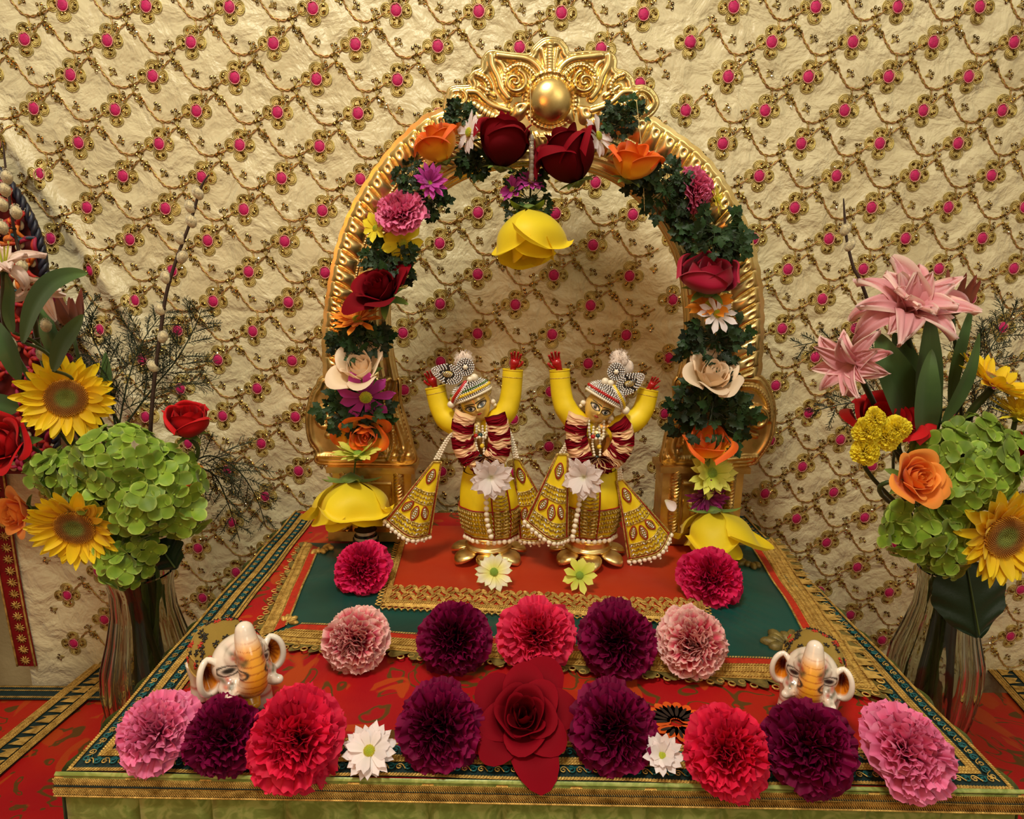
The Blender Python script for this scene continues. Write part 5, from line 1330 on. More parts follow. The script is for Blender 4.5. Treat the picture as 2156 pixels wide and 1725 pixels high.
# ---------------------------------------------------------------- porcelain elephants (local units: cm, facing -Y)
pm_ = MT('painted_porcelain'); pm_.set(rough=.22, coat=.5, spec=.5); pm_.col(pm_.attr()); PORC = pm_.m
SADM = goldmat('gilded_saddle', srgb(214,180,84), .38, .7, 500, srgb(120,90,34), .35, 260)
INK = plain('ink_line', srgb(34,28,20), .5); INKR = plain('red_paint', srgb(190,50,30), .5)
def elephant(name, loc, yaw, S, label, group, tilt=0.0):
    T = thing(name, loc, label, 'figurine', group, (tilt,0,yaw), S*.01)
    m = MB()
    ball(m, (0,1.9,2.9), 1, 28, 20, 0, sc=(1.75,2.5,1.75)); ball(m, (0,-.45,3.75), 1, 28, 20, 0, sc=(1.55,1.35,1.5)); ball(m, (0,-1.15,4.45), 1, 20, 14, 0, sc=(1.1,.8,.8))
    for x,y in ((-1.05,.2),(1.05,.2),(-1.05,3.4),(1.05,3.4)):
        tube(m, [(x,y,2.4),(x,y,1.2),(x*1.03,y,.35),(x*1.03,y,.05)], [.85,.68,.70,.72], 18)
    for s in (-1,1):
        ball(m, (s*.95,-1.35,3.0), 1, 16, 12, 0, sc=(.62,.6,.55))       # cheeks
        tube(m, catmull([(s*.9,-1.35,2.9),(s*1.15,-1.95,2.75),(s*1.3,-2.35,2.85)],5), np.linspace(.40,.26,11), 14); ball(m,(s*1.3,-2.35,2.85),.26,12,9)
    P = catmull([(0,-1.0,3.0),(0,-1.9,3.0),(0,-2.3,3.7),(0,-2.05,4.7),(0,-1.65,5.4),(0,-1.5,5.95)],6)
    tube(m, P, np.interp(np.linspace(0,1,len(P)),[0,.3,.7,1],[.82,.78,.66,.50]), 18)
    ball(m, P[-1], .50, 14, 10)
    def paint(co):
        x,y,z = co[:,0],co[:,1],co[:,2]; C = np.tile(lin(236,222,206),(len(co),1))
        def mx(mk,c): 
            k = np.clip(mk,0,1)[:,None]; C[:] = C*(1-k)+np.array(c)*k
        st = lambda v,k=8: 1/(1+np.exp(-np.clip(v*k,-40,40)))
        tr = st(.70-np.abs(x),7)*st(-1.75-y+.0*z,8)*st(5.35-z,6)*st(z-2.6,6)*st(-(y+2.05)+ (z-3.7)*.28,5)
        fr = np.array([0])
        tr = st(.70-np.abs(x),8)*st(z-2.5,8)*st(5.45-z,7)*((y<np.where(z<3.7,-1.95,-2.0+(z-3.7)*.33)))
        mx(tr, lin(232,150,26)); mx(tr*(np.cos(z*17)>.86), lin(170,70,10)); mx(tr*st(.28-np.abs(x),6)*.35, lin(240,190,60))
        for s in (-1,1):
            ex,ez = s*.98,3.95
            a = (x-ex)*s; b = z-ez+.25*a; f = (y<-.9)
            r = np.hypot(a/.30,b/.16); mx(f*st(1-r,10), lin(40,34,30)); mx(f*st(1-np.abs(r-1.7)/.25,6), lin(60,50,40))
            for (dx,dz) in ((.62,4.75),(1.15,3.35)):
                for k in range(5):
                    an = k*1.26; mx((y<-.35)*st(.10-np.hypot(x-s*dx-.17*np.cos(an),z-dz-.17*np.sin(an)),22), lin(176,52,34) if k%2 else lin(54,66,36))
        mx(st(.09-np.abs(z-1.0),20)*(z<1.3), lin(186,30,26))                 # anklet bands
        for k in range(3): mx((z<.28)*(y<0.6)*st(.16-np.abs(np.abs(np.arctan2(x-np.sign(x)*1.08,-(y-.2)))-.5*k),14)*(np.hypot(x-np.sign(x)*1.08,y-.2)>.55), lin(30,22,20))
        for c in ((-1.4,1.2,2.6),(1.4,1.2,2.6),(0,-.4,2.2)): pass
        return C
    remesh_obj('body', m, .075, [PORC], T, (0,0,0), paint, 4)
    for s in (-1,1):
        e = MB(); C0 = lin(238,226,210)
        nu,nv = 14,28
        u = np.linspace(0,1,nu)[:,None]; v = (np.arange(nv)/nv*TAU)[None,:]
        X = s*(1.72+.56*u*np.cos(v)); Y = .05-.35*u*np.abs(np.cos(v))+.55*(1-u**2)*1.0-.55; Z = 3.55+1.0*u*np.sin(v)-.1*u
        C = np.zeros((nu,nv,3)); C[:] = lin(226,140,30); k = np.clip((.55-u)/.2,0,1)[...,None]*np.ones((1,nv,1)); C = C*(1-k)+lin(84,26,10)*k; k = np.clip((u-.80)/.1,0,1)[...,None]*np.ones((1,nv,1)); C = C*(1-k)+C0*k
        st_ = (np.cos(v*13)>.6)&(u>.3)&(u<.75); C[np.broadcast_to(st_,(nu,nv))] = lin(170,84,16)
        e.add(np.stack([X+0*Y,Y+0*X,Z+0*X],-1).reshape(-1,3), gf(nu,nv,True), 0, C.reshape(-1,3))
        e.add(np.stack([X+0*Y,Y+0*X+.32*(1-.5*u),Z+0*X],-1).reshape(-1,3), gf(nu,nv,True), 0, np.tile(C0,(nu*nv,1)))
        tube(e, [(s*(1.72+.56*math.cos(a)),-.30-.35*abs(math.cos(a))-.12,3.45+1.0*math.sin(a)) for a in np.arange(28)*TAU/28], .17, 10, 0, closed=True, col=np.tile(np.r_[C0,1],(280,1)))
        e.build('ear', [PORC], T)
    e = MB()
    grid(e, lambda u,v: ((.55-.25*u)*np.cos(v*TAU), -1.45-.62*u+(.28-.12*u)*np.sin(v*TAU), 2.55-.85*u), 10, 20, 0, True, np.tile(lin(236,170,40),(200,1)))
    ball(e, (0,-2.05,1.72), .30, 12, 9, 0, sc=(1,.6,.7), col=lin(238,176,44)); e.build('lower_lip', [PORC], T)
    e = MB()
    def sad(u,v):
        a = -PI*.05+v*PI*1.1; y = -.15+3.9*u; r = 1.92*np.sqrt(np.clip(1-((y-1.9)/2.75)**2,.02,1))+.02
        return (r*np.cos(a)*1.0, y+0*a, 2.95+r*np.sin(a))
    grid(e, sad, 40, 60, 0)
    for f in ((lambda q:(.03,q)),(lambda q:(.97,q)),(lambda q:(q,.01)),(lambda q:(q,.99)),(lambda q:(q,.14)),(lambda q:(q,.86))):
        pts = []
        for q in np.linspace(0,1,40):
            p = sad(np.array(f(q)[0]),np.array(f(q)[1])); pts.append([float(p[0]),float(p[1]),float(p[2])])
        tube(e, pts, .07, 6, 1)
    rnd = random.Random(6)
    for k in range(46):
        a,b = rnd.uniform(.08,.9),rnd.uniform(.05,.95); p = sad(np.array(a),np.array(b)); p = A(float(p[0]),float(p[1]),float(p[2])); c = A(0,p[1],2.95); n_ = (p-c)/np.linalg.norm(p-c); t1 = A(0,1,0); t2 = np.cross(n_,t1)
        for j in range(5):
            an = j*TAU/5+k; q = p+n_*.04; tube(e, [q, q+(t1*math.cos(an)+t2*math.sin(an))*.2], [.035,.05], 4, 2 if k%3 else 3)
    e.build('saddle_cloth', [SADM,THREAD,INK,INKR], T)
    return T
pr = atz(1712,1540,.0035); er = elephant('elephant_figurine', (pr.x,pr.y+.012,.0045), -.50, 1.14, 'white porcelain elephant figurine on the right of the platform, facing forward, orange trunk raised', 'porcelain elephants')
pl = atz(494,1540,.0035); el_ = elephant('elephant_figurine', (pl.x,pl.y+.016,.0035), .74, 1.28, 'white porcelain elephant figurine on the left of the platform, turned right, orange trunk raised', 'porcelain elephants', -.04)
# ---------------------------------------------------------------- vases and bouquets
gl = MT('fluted_glass'); gl.set(color=(.80,.82,.74,1), rough=.02, trans=1.0, ior=1.45); gl.b.inputs['Specular IOR Level'].default_value = .6; GLASS = gl.m
wt = MT('vase_water'); wt.set(color=(.45,.50,.30,1), rough=.0, trans=1.0, ior=1.33); WATER = wt.m
def vase(cx, cy, R, label, topz):
    T = thing('glass_vase', (cx,cy,ZL+.005), label, 'vase'); H_ = topz-ZL-.005
    prof = [(0,.62),(.02,.74),(.10,.86),(.25,.98),(.40,1.02),(.52,.98),(.66,.80),(.80,.66),(.92,.64),(1.0,.72)]
    hs,rs = zip(*prof)
    def w(u,v,k=1.0,off=0):
        r = R*np.interp(u,hs,rs)*k-off; f = 1+.055*np.cos(v*TAU*12)*np.sin(np.clip(u,0.05,1)*PI)**.5
        return (cx+r*f*np.cos(v*TAU), cy+r*f*np.sin(v*TAU), ZL+.0055+H_*u)
    m = MB(); grid(m, w, 50, 120, 0, True); grid(m, lambda u,v: w(1-u*.955,v,.93,.0012), 50, 120, 0, True)
    c = [(cx,cy,ZL+.0055)]; 
    n = 120; m.add(np.array([(cx,cy,ZL+.0055)]+[tuple(float(a[0,0]) if hasattr(a,'shape') and np.ndim(a) else float(a) for a in w(np.array([[0.]]),np.array([[k/n]]))) for k in range(n)]), [(0,1+(k+1)%n,1+k) for k in range(n)], 0)
    m.add(np.array([(cx,cy,ZL+.0055+H_*.045)]+[tuple(float(np.ravel(a)[0]) for a in w(np.array([[.045]]),np.array([[k/n]]),.93,.0012)) for k in range(n)]), [(0,1+k,1+(k+1)%n) for k in range(n)], 0)
    m.build('glass_body', GLASS, T, T.location)
    return T
VL = aty(282,1215,.66); VR = aty(2010,1215,.685)
vl = vase(VL.x, .672, .050, 'fluted clear glass vase full of dark stems on the left side table', VL.z)
vr = vase(VR.x+.006, .700, .049, 'fluted clear glass vase full of dark stems on the right side table', VR.z)
def stem_to(mb, head, V, k, r=.0022, mid=None, mi=0):
    """stem from a flower head down into the vase"""
    a = k*2.4; b = A(V.location.x+.016*math.cos(a), V.location.y+.016*math.sin(a), ZL+.012); nck = A(V.location.x+.018*math.cos(a+2.7), V.location.y+.012*math.sin(a+2.7), (VL if V is vl else VR).z)
    P = [A(*head)]+([A(*mid)] if mid is not None else [])+[nck+A(0,0,.015),nck*.5+b*.5+A(0,0,0),b]
    tube(mb, catmull(P,8), r, 8, mi)
def bq(name, kind, key, px, py, Y, rpx, face, V, k, label, cat, group=None, roll=0.0, mid=None, sr=.0022, depthshift=0.0):
    p = aty(px,py,Y); R = rpx*mpp(p); F_ = Vector(face).normalized()
    T = thing(name, p, label, cat, group); M = Euler(facing(face,roll)).to_matrix().to_4x4() @ Matrix.Diagonal((R,R,R,1))
    put_parts(flower_parts(kind,key), T, M)
    m = MB(); h = A(*p)-A(*F_)*R*.12
    stem_to(m, h, V, k, sr, mid if mid is not None else h-A(*F_)*R*.9-A(0,0,R*.5))
    m.build('stem', STEM, T, p); return T,p,R
# --- left bouquet
bq('sunflower','sunflower',('L1',),140,838,.640,95,(.42,-.85,.10),vl,0,'yellow sunflower in the left vase, above the green hydrangea','sunflower',sr=.004)
bq('sunflower','sunflower',('L2',),160,1108,.590,96,(.12,-.95,-.22),vl,1,'yellow sunflower in the left vase, below the green hydrangea','sunflower',sr=.004,roll=.5)
bq('red_rose','rose',('scarlet',.55,.35,1.15,22),40,935,.655,66,(-.2,-1,.35),vl,2,'open red rose at the left edge beneath the upper sunflower','rose')
bq('red_rose','bud',('scarlet',1.6,13,.22,.25),400,918,.640,46,(.10,-.25,1),vl,3,'red rosebud at the right of the left bouquet','rose')
bq('orange_rose','rose',('peach',.5,.4,1.15,20),62,1075,.68,46,(-.4,-1,.1),vl,4,'orange rose peeking out between the left sunflowers','rose')
bq('orange_rose','rose',('peach',.4,.4,1.15,18),392,1010,.70,30,(.5,-.5,.3),vl,9,'small orange rose tip behind the green hydrangea of the left bouquet','rose')
def floret(mb, p, n, S, rnd, mi=0):
    R = np.array(facing(Vector(tuple(n)),rnd.uniform(0,6)).to_matrix())
    for k in range(4):
        sub = MB(); petal(sub, TAU*k/4+rnd.uniform(-.12,.12), rnd.uniform(.05,.4), S*rnd.uniform(.88,1.1), S*1.02, 'round', (0,0,0), bend=rnd.uniform(-.5,.1), cup=.10, ruf=.03, nf=1.5, nu=6, nv=5, rnd=rnd)
        mb.add(sub.v[0]@R.T+p, sub.f[0], mi, sub.c[0])
    ball(mb, p+np.array(n)*S*.08, S*.09, 6, 5, mi, col=A(0,0,.9,1))
def hydrangea(name, blobs, Y, V, k, label, seed, S=.0150, dens=.95, dz=0.0):
    """blobs: (px,py,rpx,dy)"""
    rnd = random.Random(seed); p0 = aty(blobs[0][0],blobs[0][1],Y); T = thing(name, p0, label, 'hydrangea', 'green hydrangea heads'); m = MB(); B = []
    for px,py,r,dy in blobs:
        c = A(*aty(px,py,Y+dy)); B.append((c,r*mpp(c)))
    for c,R in B:
        n = int(dens*4*PI*R*R/(S*S*1.55))
        for i in range(n):
            f = (i+.5)/n; ph = i*2.39996; z = 1-2*f; q = math.sqrt(1-z*z); d = A(q*math.cos(ph),q*math.sin(ph),z)
            if d[1] > .45: continue
            rr = R*rnd.uniform(.86,1.05); p = c+d*rr*A(1,.85,.92)
            if any(np.linalg.norm((p-c2)/A(1,.85,.92)) < R2*.82 for c2,R2 in B if c2 is not c): continue
            floret(m, p, (d+A(rnd.uniform(-.3,.3),rnd.uniform(-.35,.1),rnd.uniform(-.3,.3))), S*rnd.uniform(.8,1.12), rnd)
    m.build('florets', PC['hyd'], T, p0)
    s = MB()
    for c,R in B:
        for j in range(26):
            a = j*2.4; zz = 1-2*(j+.5)/26; d = A(math.sqrt(1-zz*zz)*math.cos(a),math.sqrt(1-zz*zz)*math.sin(a),zz); tube(s, [B[0][0]*.6+c*.4-A(0,0,R*.3), c+d*R*.78], [.0022,.0010], 5)
    stem_to(s, B[0][0], V, k, .0042); s.build('stem', STEM, T, p0); return T
hydrangea('hydrangea', [(260,978,88,-.01),(165,1003,66,.01),(345,1012,72,.0),(118,992,42,.015),(378,1080,46,-.0),(222,1045,72,-.01),(305,1058,72,-.02)], .625, vl, 5, 'large green hydrangea head in the middle of the left bouquet', 3)
hydrangea('hydrangea', [(264,1186,48,0),(300,1155,34,0),(236,1170,30,0)], .605, vl, 6, 'small drooping green hydrangea cluster over the neck of the left vase', 5, S=.0135)
def willow(name, pts, cats, Y, V, k, label):
    P = [aty(px,py,Y+dy) for px,py,dy in pts]; T = thing(name, P[-1], label, 'branch', 'pussy willow branches'); O = P[-1]
    m = MB(); C = np.array(catmull([A(*p) for p in P],8)); 
    low = A(*P[-1]); b = A(V.location.x+.01,V.location.y+.012,ZL+.012); nk = A(V.location.x,V.location.y+.012,(VL if V is vl else VR).z)
    full = np.vstack([C,np.array(catmull([low,nk,b],8))[1:]]); r = np.interp(np.linspace(0,1,len(full)),[0,.15,1],[.0006,.0013,.0024]); tube(m, full, r, 7)
    for px,py in cats: 
        c = A(*aty(px,py,Y)); j = np.argmin(np.linalg.norm(C-c,axis=1)); tube(m, [C[j],c], .0009, 5); ball(m, C[j], .0022, 7, 5)
    m.build('twig', BARK, T, O)
    for px,py in cats:
        c = A(*aty(px,py,Y)); j = np.argmin(np.linalg.norm(C-c,axis=1)); d = c-C[j]; d = d/(np.linalg.norm(d)+1e-6)+A(0,-.1,2.6); e = MB(); rnd = random.Random(px)
        V_,F = sph(14,12); V_ = V_*A(.0050,.0050,.0078)*(1-.22*np.clip(V_[:,2:3],0,1)); R_ = np.array(facing(Vector(tuple(d))).to_matrix()); e.add(V_@R_.T, F, 0)
        for q in range(220):
            v = A(rnd.gauss(0,1),rnd.gauss(0,1),rnd.gauss(0,1)); v /= np.linalg.norm(v); b_ = (v*A(.0048,.0048,.0074))@R_.T; tube(e, [b_,b_+(v@R_.T)*.0006+A(0,0,.0004)], [.00022,.0001], 3, 0)
        o = e.build('catkin', CATK, T); o.location = Vector(tuple(c))-O
willow('pussy_willow_branch', [(440,368,0),(428,385,0),(418,410,0),(400,470,0),(372,545,0),(350,620,0),(338,700,0),(326,790,0),(318,885,0)], [(416,405),(400,434),(402,464),(378,500),(384,540),(349,583),(336,650),(343,708),(321,770)], .665, vl, 0, 'tall dark pussy willow branch rising from the left vase past the rosebud')
willow('pussy_willow_branch', [(6,300,.02),(14,370,.02),(26,460,.02),(44,545,.02),(70,620,.02),(92,700,.02),(120,780,.02)], [(14,372),(10,398),(4,430),(34,446),(4,478),(46,560),(97,685),(88,746),(22,722)], .66, vl, 1, 'pussy willow branch with large catkins at the left edge, before the round woven panel')
willow('pussy_willow_branch', [(1776,418,0),(1778,450,0),(1782,500,0),(1796,560,0),(1815,600,0),(1850,700,.01),(1900,840,.02)], [(1781,482),(1790,515)], .69, vr, 2, 'thin willow twig with small buds rising behind the pink lilies of the right vase')
def lily(name, px, py, Y, rpx, face, V, k, key, label, n=12, rec=1.9, layers=2, roll=0.0, mid=None, seed=1):
    p = aty(px,py,Y); R = rpx*mpp(p); T = thing(name, p, label, 'lily', None); M = Euler(facing(face,roll)).to_matrix().to_4x4() @ Matrix.Diagonal((R,R,R,1))
    me = lily_mesh(seed, 1, n, rec, layers).mesh('petals', PC[key]); put_parts([('petals',me)], T, M)
    s = MB(); rnd = random.Random(seed)
    F_ = A(*Vector(face).normalized()); R_ = np.array(Euler(facing(face,roll)).to_matrix())
    for j in range(5):
        a = TAU*j/5; d = (A(math.cos(a)*.35,math.sin(a)*.35,1))@R_.T; tube(s, catmull([A(0,0,0),d*R*.5,d*R*.78+A(0,0,.004)],5), .0008, 5, 0); q = d*R*.80+A(0,0,.004); tube(s, [q-A(.003,0,.001),q+A(.003,0,0)], .0012, 6, 1)
    if key == 'lilyw': s.build('stamens', [PC['lime'],plain('rust_pollen', srgb(150,70,24), .9)], T)
    m = MB(); stem_to(m, A(*p)-F_*R*.05, V, k, .0028, mid); m.build('stem', STEM, T, p); return T
lily('pale_lily', 8, 570, .60, 74, (.25,-.45,.9), vl, 2, 'lilyw', 'pale cream and pink double lily at the left edge above the leaves', 12, 2.0, 2, .4, A(*aty(40,760,.71)), seed=4)
lily('pale_lily', 78, 590, .63, 62, (.35,-.6,-.5), vl, 3, 'lilyw', 'smaller pale lily drooping behind the left edge lily', 8, 1.2, 2, .4, A(*aty(90,760,.71)), seed=8)
lily('pink_lily', 1902, 668, .60, 118, (-.06,-.72,.80), vr, 4, 'lily', 'large double pink lily at the top of the right bouquet', 27, 1.9, 3, .2, seed=11)
lily('pink_lily', 1800, 770, .585, 78, (-.85,-.55,.10), vr, 5, 'lily', 'smaller pink lily leaning left in the right bouquet', 18, 1.8, 2, .4, seed=15)
# --- right bouquet
bq('sunflower','sunflower',('R1',),2096,810,.60,92,(.35,-.35,.85),vr,0,'yellow sunflower seen from the side at the upper right of the right bouquet','sunflower',sr=.004)
bq('sunflower','sunflower',('R2',),2112,1128,.545,112,(.05,-.98,-.02),vr,1,'large yellow sunflower facing forward at the lower right edge','sunflower',sr=.004,roll=.8)
bq('orange_rose','rose',('peach',.55,.35,1.1,24),1905,1010,.56,60,(.15,-1,.45),vr,2,'bright orange rose at the left of the green hydrangea on the right','rose',roll=1.0)
bq('red_rose','bud',('scarlet',1.1,14,.55,.3),1850,912,.60,64,(-.05,-.55,1),vr,3,'red rose behind the small yellow chrysanthemums on the right','rose')
bq('red_rose','bud',('scarlet',1.2,14,.45,.2),2158,940,.59,44,(.1,-1,.2),vr,7,'red rose at the right edge under the yellow gerbera','rose')
bq('gerbera','daisy',('lemon',30,3,.14,-.1,.35),2142,878,.585,66,(.1,-.25,1),vr,8,'yellow gerbera at the right edge seen from the side','gerbera')
for i,(px,py,r) in enumerate(((1826,908,30),(1868,918,30),(1822,950,32),(1890,902,28),(1843,880,24))):
    bq('chrysanthemum','carnation',('lemon',i%2),px,py,.565,r,(-.1+.1*i,-1,.3),vr,i,('yellow button chrysanthemum of the right bouquet, '+('leftmost of its cluster','in the middle of its cluster','lowest of its cluster','rightmost of its cluster','topmost of its cluster')[i]),'chrysanthemum','yellow button chrysanthemums',sr=.0014,mid=A(*aty(1900,960,.60)))
hydrangea('hydrangea', [(2040,990,84,0),(1985,960,56,0),(2100,960,56,.01),(2050,935,60,.01),(2010,1030,62,-.01)], .575, vr, 5, 'large green hydrangea head in the middle of the right bouquet', 8)
hydrangea('hydrangea', [(1935,1115,62,0),(1985,1165,44,0),(2000,1100,50,.01),(1900,1125,36,0)], .560, vr, 6, 'smaller green hydrangea head hanging over the neck of the right vase', 9)
# foliage
def leaf_thing(name, pts, W, V, label, mat=LEAFL, cup=.25, wave=0.0, grp='long lily leaves'):
    P = [A(*aty(px,py,y)) for px,py,y in pts]; T = thing(name, tuple(P[0]), label, 'leaf', grp)
    m = MB(); blade(m, P, W, cup, 0, 9, 1, wave, len(pts)); m.build('blade', mat, T, P[0])
    s = MB(); nk = A(V.location.x,V.location.y+.012,(VL if V is vl else VR).z); md = (P[0]+nk)/2; md[1] = max(md[1],V.location.y+.015); tube(s, catmull([P[0],P[0]*.8+md*.2+A(0,.02,0),md,nk,A(V.location.x+.004,V.location.y,ZL+.02)],6), .0016, 6); s.build('stem', STEM, T, P[0]); return T
for i,(pts,W,lab) in enumerate((
  ([(48,720,.60),(70,650,.59),(105,600,.58),(150,578,.575),(186,576,.575)],.019,'long green leaf arching right beneath the pale lily at the left edge'),
  ([(112,780,.62),(130,730,.61),(158,690,.60),(176,662,.595)],.018,'green leaf pointing up right above the left sunflower'),
  ([(40,800,.64),(20,740,.64),(-10,690,.65),(-40,660,.66)],.022,'dark leaf crossing the left edge above the sunflower'),
  ([(40,860,.65),(0,850,.65),(-50,840,.66)],.022,'dark leaf low at the left edge beside the red rose'),
  ([(28,700,.60),(20,660,.60),(22,610,.60),(12,575,.60)],.012,'narrow upright leaf below the pale lily at the left edge'),
  ([(210,860,.66),(225,800,.66),(222,740,.66)],.014,'short green leaf right of the upper left sunflower'),
  ([(130,760,.67),(105,700,.67),(92,640,.68)],.02,'dark leaf behind the willow twig of the left vase'))):
    leaf_thing('lily_leaf', pts, W, vl, lab)
for i,(pts,W,lab) in enumerate((
  ([(1920,910,.60),(1898,830,.59),(1868,760,.585),(1848,700,.59)],.036,'broad green leaf below the smaller pink lily of the right bouquet'),
  ([(1966,920,.60),(1952,830,.585),(1955,740,.585),(1958,650,.59)],.027,'long upright green leaf right below the large pink lily'),
  ([(1950,940,.595),(1948,880,.575),(1952,800,.57),(1962,735,.575)],.026,'green leaf in front of the stems at the centre of the right bouquet'),
  ([(1985,890,.59),(2020,830,.585),(2045,770,.58),(2062,700,.58)],.014,'narrow green leaf slanting right in the right bouquet'),
  ([(2000,860,.62),(2010,780,.62),(2030,700,.62),(2048,640,.62)],.013,'narrow leaf behind the lilies, right of the bouquet centre'),
  ([(1935,800,.61),(1900,740,.61),(1880,700,.61)],.02,'dark leaf between the two pink lilies'))):
    leaf_thing('lily_leaf', pts, W, vr, lab, LEAFL)
# reddish bud leaves
RUSS = petalmat('russet_leaf', [(0,srgb(96,74,40)),(.5,srgb(128,72,48)),(1,srgb(120,50,36))], .5, trans=.1)
def budtuft(px,py,Y,V,label,lean,seed):
    p = A(*aty(px,py,Y)); T = thing('leaf_bud', tuple(p), label, 'bud'); rnd = random.Random(seed); m = MB()
    for k in range(9):
        a = k*2.4; d = A(math.cos(a)*.45+lean,math.sin(a)*.4-.1,1.0); d /= np.linalg.norm(d); b = p-A(lean*.02,0,.02)
        blade(m, [b,b+d*.016+A(math.cos(a),math.sin(a),0)*.003,b+d*.042*rnd.uniform(.8,1.15)], .010, .3, 0, 5)
    m.build('leaves', RUSS, T, p); s = MB(); stem_to(s, p-A(0,0,.018), V, seed, .0018); s.build('stem', STEM, T, p)
budtuft(146,650,.665,vl,'russet leaf bud behind the long leaf of the left bouquet',-.1,3)
budtuft(2012,620,.62,vr,'russet pointed bud right of the large pink lily',.1,4)
# asparagus fern sprays
FERN = plain('fern_green', srgb(34,46,22), .6, nscale=90, namt=.25)
def fern(name, pts, V, label, seed, spread=.05, dens=26):
    P = np.array(catmull([A(*aty(px,py,y)) for px,py,y in pts],10)); T = thing(name, tuple(P[0]), label, 'fern', 'asparagus fern sprays'); rnd = random.Random(seed); m = MB()
    tube(m, P, np.linspace(.0011,.0004,len(P)), 4)
    nk = A(V.location.x,V.location.y+.01,(VL if V is vl else VR).z); tube(m, catmull([P[0],nk,A(V.location.x,V.location.y+.01,ZL+.02)],6), .0012, 5)
    L = len(P)
    for i in range(dens):
        j = int((.12+.86*i/dens)*(L-1)); t = P[min(j+1,L-1)]-P[j-1]; t /= np.linalg.norm(t); side = np.cross(t,A(0,-1,0))*(1 if i%2 else -1); ln = spread*(1.05-.7*i/dens)*rnd.uniform(.6,1.2)
        d = t*.75+side*rnd.uniform(.5,1.0)+A(0,rnd.uniform(-.5,.5),0); d /= np.linalg.norm(d)
        Q = np.array([P[j]+d*ln*q+A(0,0,-.12*ln*q*q) for q in np.linspace(0,1,9)]); tube(m, Q, [.00045]*9, 3)
        for k in range(1,9):
            for s in (-1,1,0):
                e = np.cross(d,A(rnd.uniform(-.4,.4),-1,rnd.uniform(-.4,.4)))*s+d*.9+A(0,rnd.uniform(-.6,.6),0); e /= np.linalg.norm(e); l2 = ln*.30*rnd.uniform(.5,1.1)
                a = Q[k]; b = a+e*l2; tube(m, [a,b], .00030, 3)
                for z in (.45,.8):
                    c = a+e*l2*z; f = e+A(rnd.uniform(-.9,.9),rnd.uniform(-.6,.6),rnd.uniform(-.9,.9)); f /= np.linalg.norm(f); tube(m, [c,c+f*l2*.35], .00026, 3)
    return m.build('sprays', FERN, T, P[0])
fern('asparagus_fern', [(250,900,.67),(270,800,.68),(300,720,.69),(350,650,.70)], vl, 'feathery fern spray spreading behind the willow branch of the left bouquet', 1, .060, 24)
fern('asparagus_fern', [(260,900,.67),(320,820,.68),(370,760,.69),(410,690,.70),(425,650,.70)], vl, 'feathery fern spray behind the left rosebud', 2, .052, 22)
fern('asparagus_fern', [(240,880,.67),(225,780,.68),(190,700,.69),(168,630,.70)], vl, 'feathery fern spray right of the pale lilies', 3, .045, 20)
fern('asparagus_fern', [(380,990,.66),(440,960,.67),(500,990,.68),(540,1050,.69),(560,1110,.70)], vl, 'feathery fern spray drooping right below the left rosebud', 4, .045, 18)
fern('asparagus_fern', [(400,980,.66),(450,1000,.67),(480,1060,.68),(505,1140,.69)], vl, 'feathery fern spray hanging lowest beside the left hydrangea', 5, .036, 14)
fern('asparagus_fern', [(1930,900,.64),(1860,850,.65),(1780,850,.66),(1700,870,.67)], vr, 'feathery fern spray reaching left below the smaller pink lily', 6, .035, 16)
fern('asparagus_fern', [(1940,880,.65),(1850,760,.67),(1760,720,.68),(1670,730,.69)], vr, 'feathery fern spray reaching far left behind the pink lilies', 7, .035, 16)
fern('asparagus_fern', [(2010,880,.64),(2060,780,.65),(2100,710,.66),(2140,650,.67)], vr, 'feathery fern spray above the right sunflower', 8, .050, 20)
fern('asparagus_fern', [(2040,920,.66),(2060,850,.67),(2120,820,.68)], vr, 'feathery fern spray between the right sunflower and gerbera', 9, .04, 14)
# big hanging leaves
def bigleaf(px0,py0,px1,py1,Y0,Y1,W,V,label,seed):
    a = A(*aty(px0,py0,Y0)); b = A(*aty(px1,py1,Y1)); T = thing('hanging_leaf', tuple(a), label, 'leaf', None); rnd = random.Random(seed); m = MB()
    d = b-a; L = np.linalg.norm(d); d /= L; s = np.cross(d,A(0,-1,0)); s /= np.linalg.norm(s); n_ = np.cross(s,d)
    nu,nv = 26,15; u = np.linspace(0,1,nu)[:,None]; v = np.linspace(-1,1,nv)[None,:]
    w = W/2*np.clip(np.sin(PI*np.clip(u,.0,1)**.85),0.02,1)**.72*(1+.05*np.abs((u*14)%1-.5))
    P = a+d*(u*L)[...,None]*np.ones((1,nv,1))+s*(v*w)[...,None]+n_*(-.10*w*np.abs(v)+.0025*np.cos((u*9+np.abs(v)*2.5)*2.2)*np.abs(v)-.03*L*u**2)[...,None]
    m.add(P.reshape(-1,3), gf(nu,nv), 0, np.stack([np.broadcast_to(u,(nu,nv)).ravel(),np.abs(np.broadcast_to(v,(nu,nv))).ravel(),np.full(nu*nv,.6)],-1))
    m.build('blade', LEAF, T, a)
    e = MB(); tube(e, catmull([a+d*L*t-A(0,.0012,0) for t in (0,.33,.66,.95)],6), .0009, 5); nk = A(V.location.x,V.location.y-.01,(VL if V is vl else VR).z+.012); tube(e, [a,(a+nk)/2+A(0,-.005,.006),nk], .0016, 6); e.build('midrib', STEM, T, a)
bigleaf(2032,1180,2062,1345,.625,.600,.080,vr,'large dark hanging leaf in front of the right vase',1)
bigleaf(330,1140,372,1198,.63,.62,.042,vl,'dark leaf hanging right of the left vase neck',2)
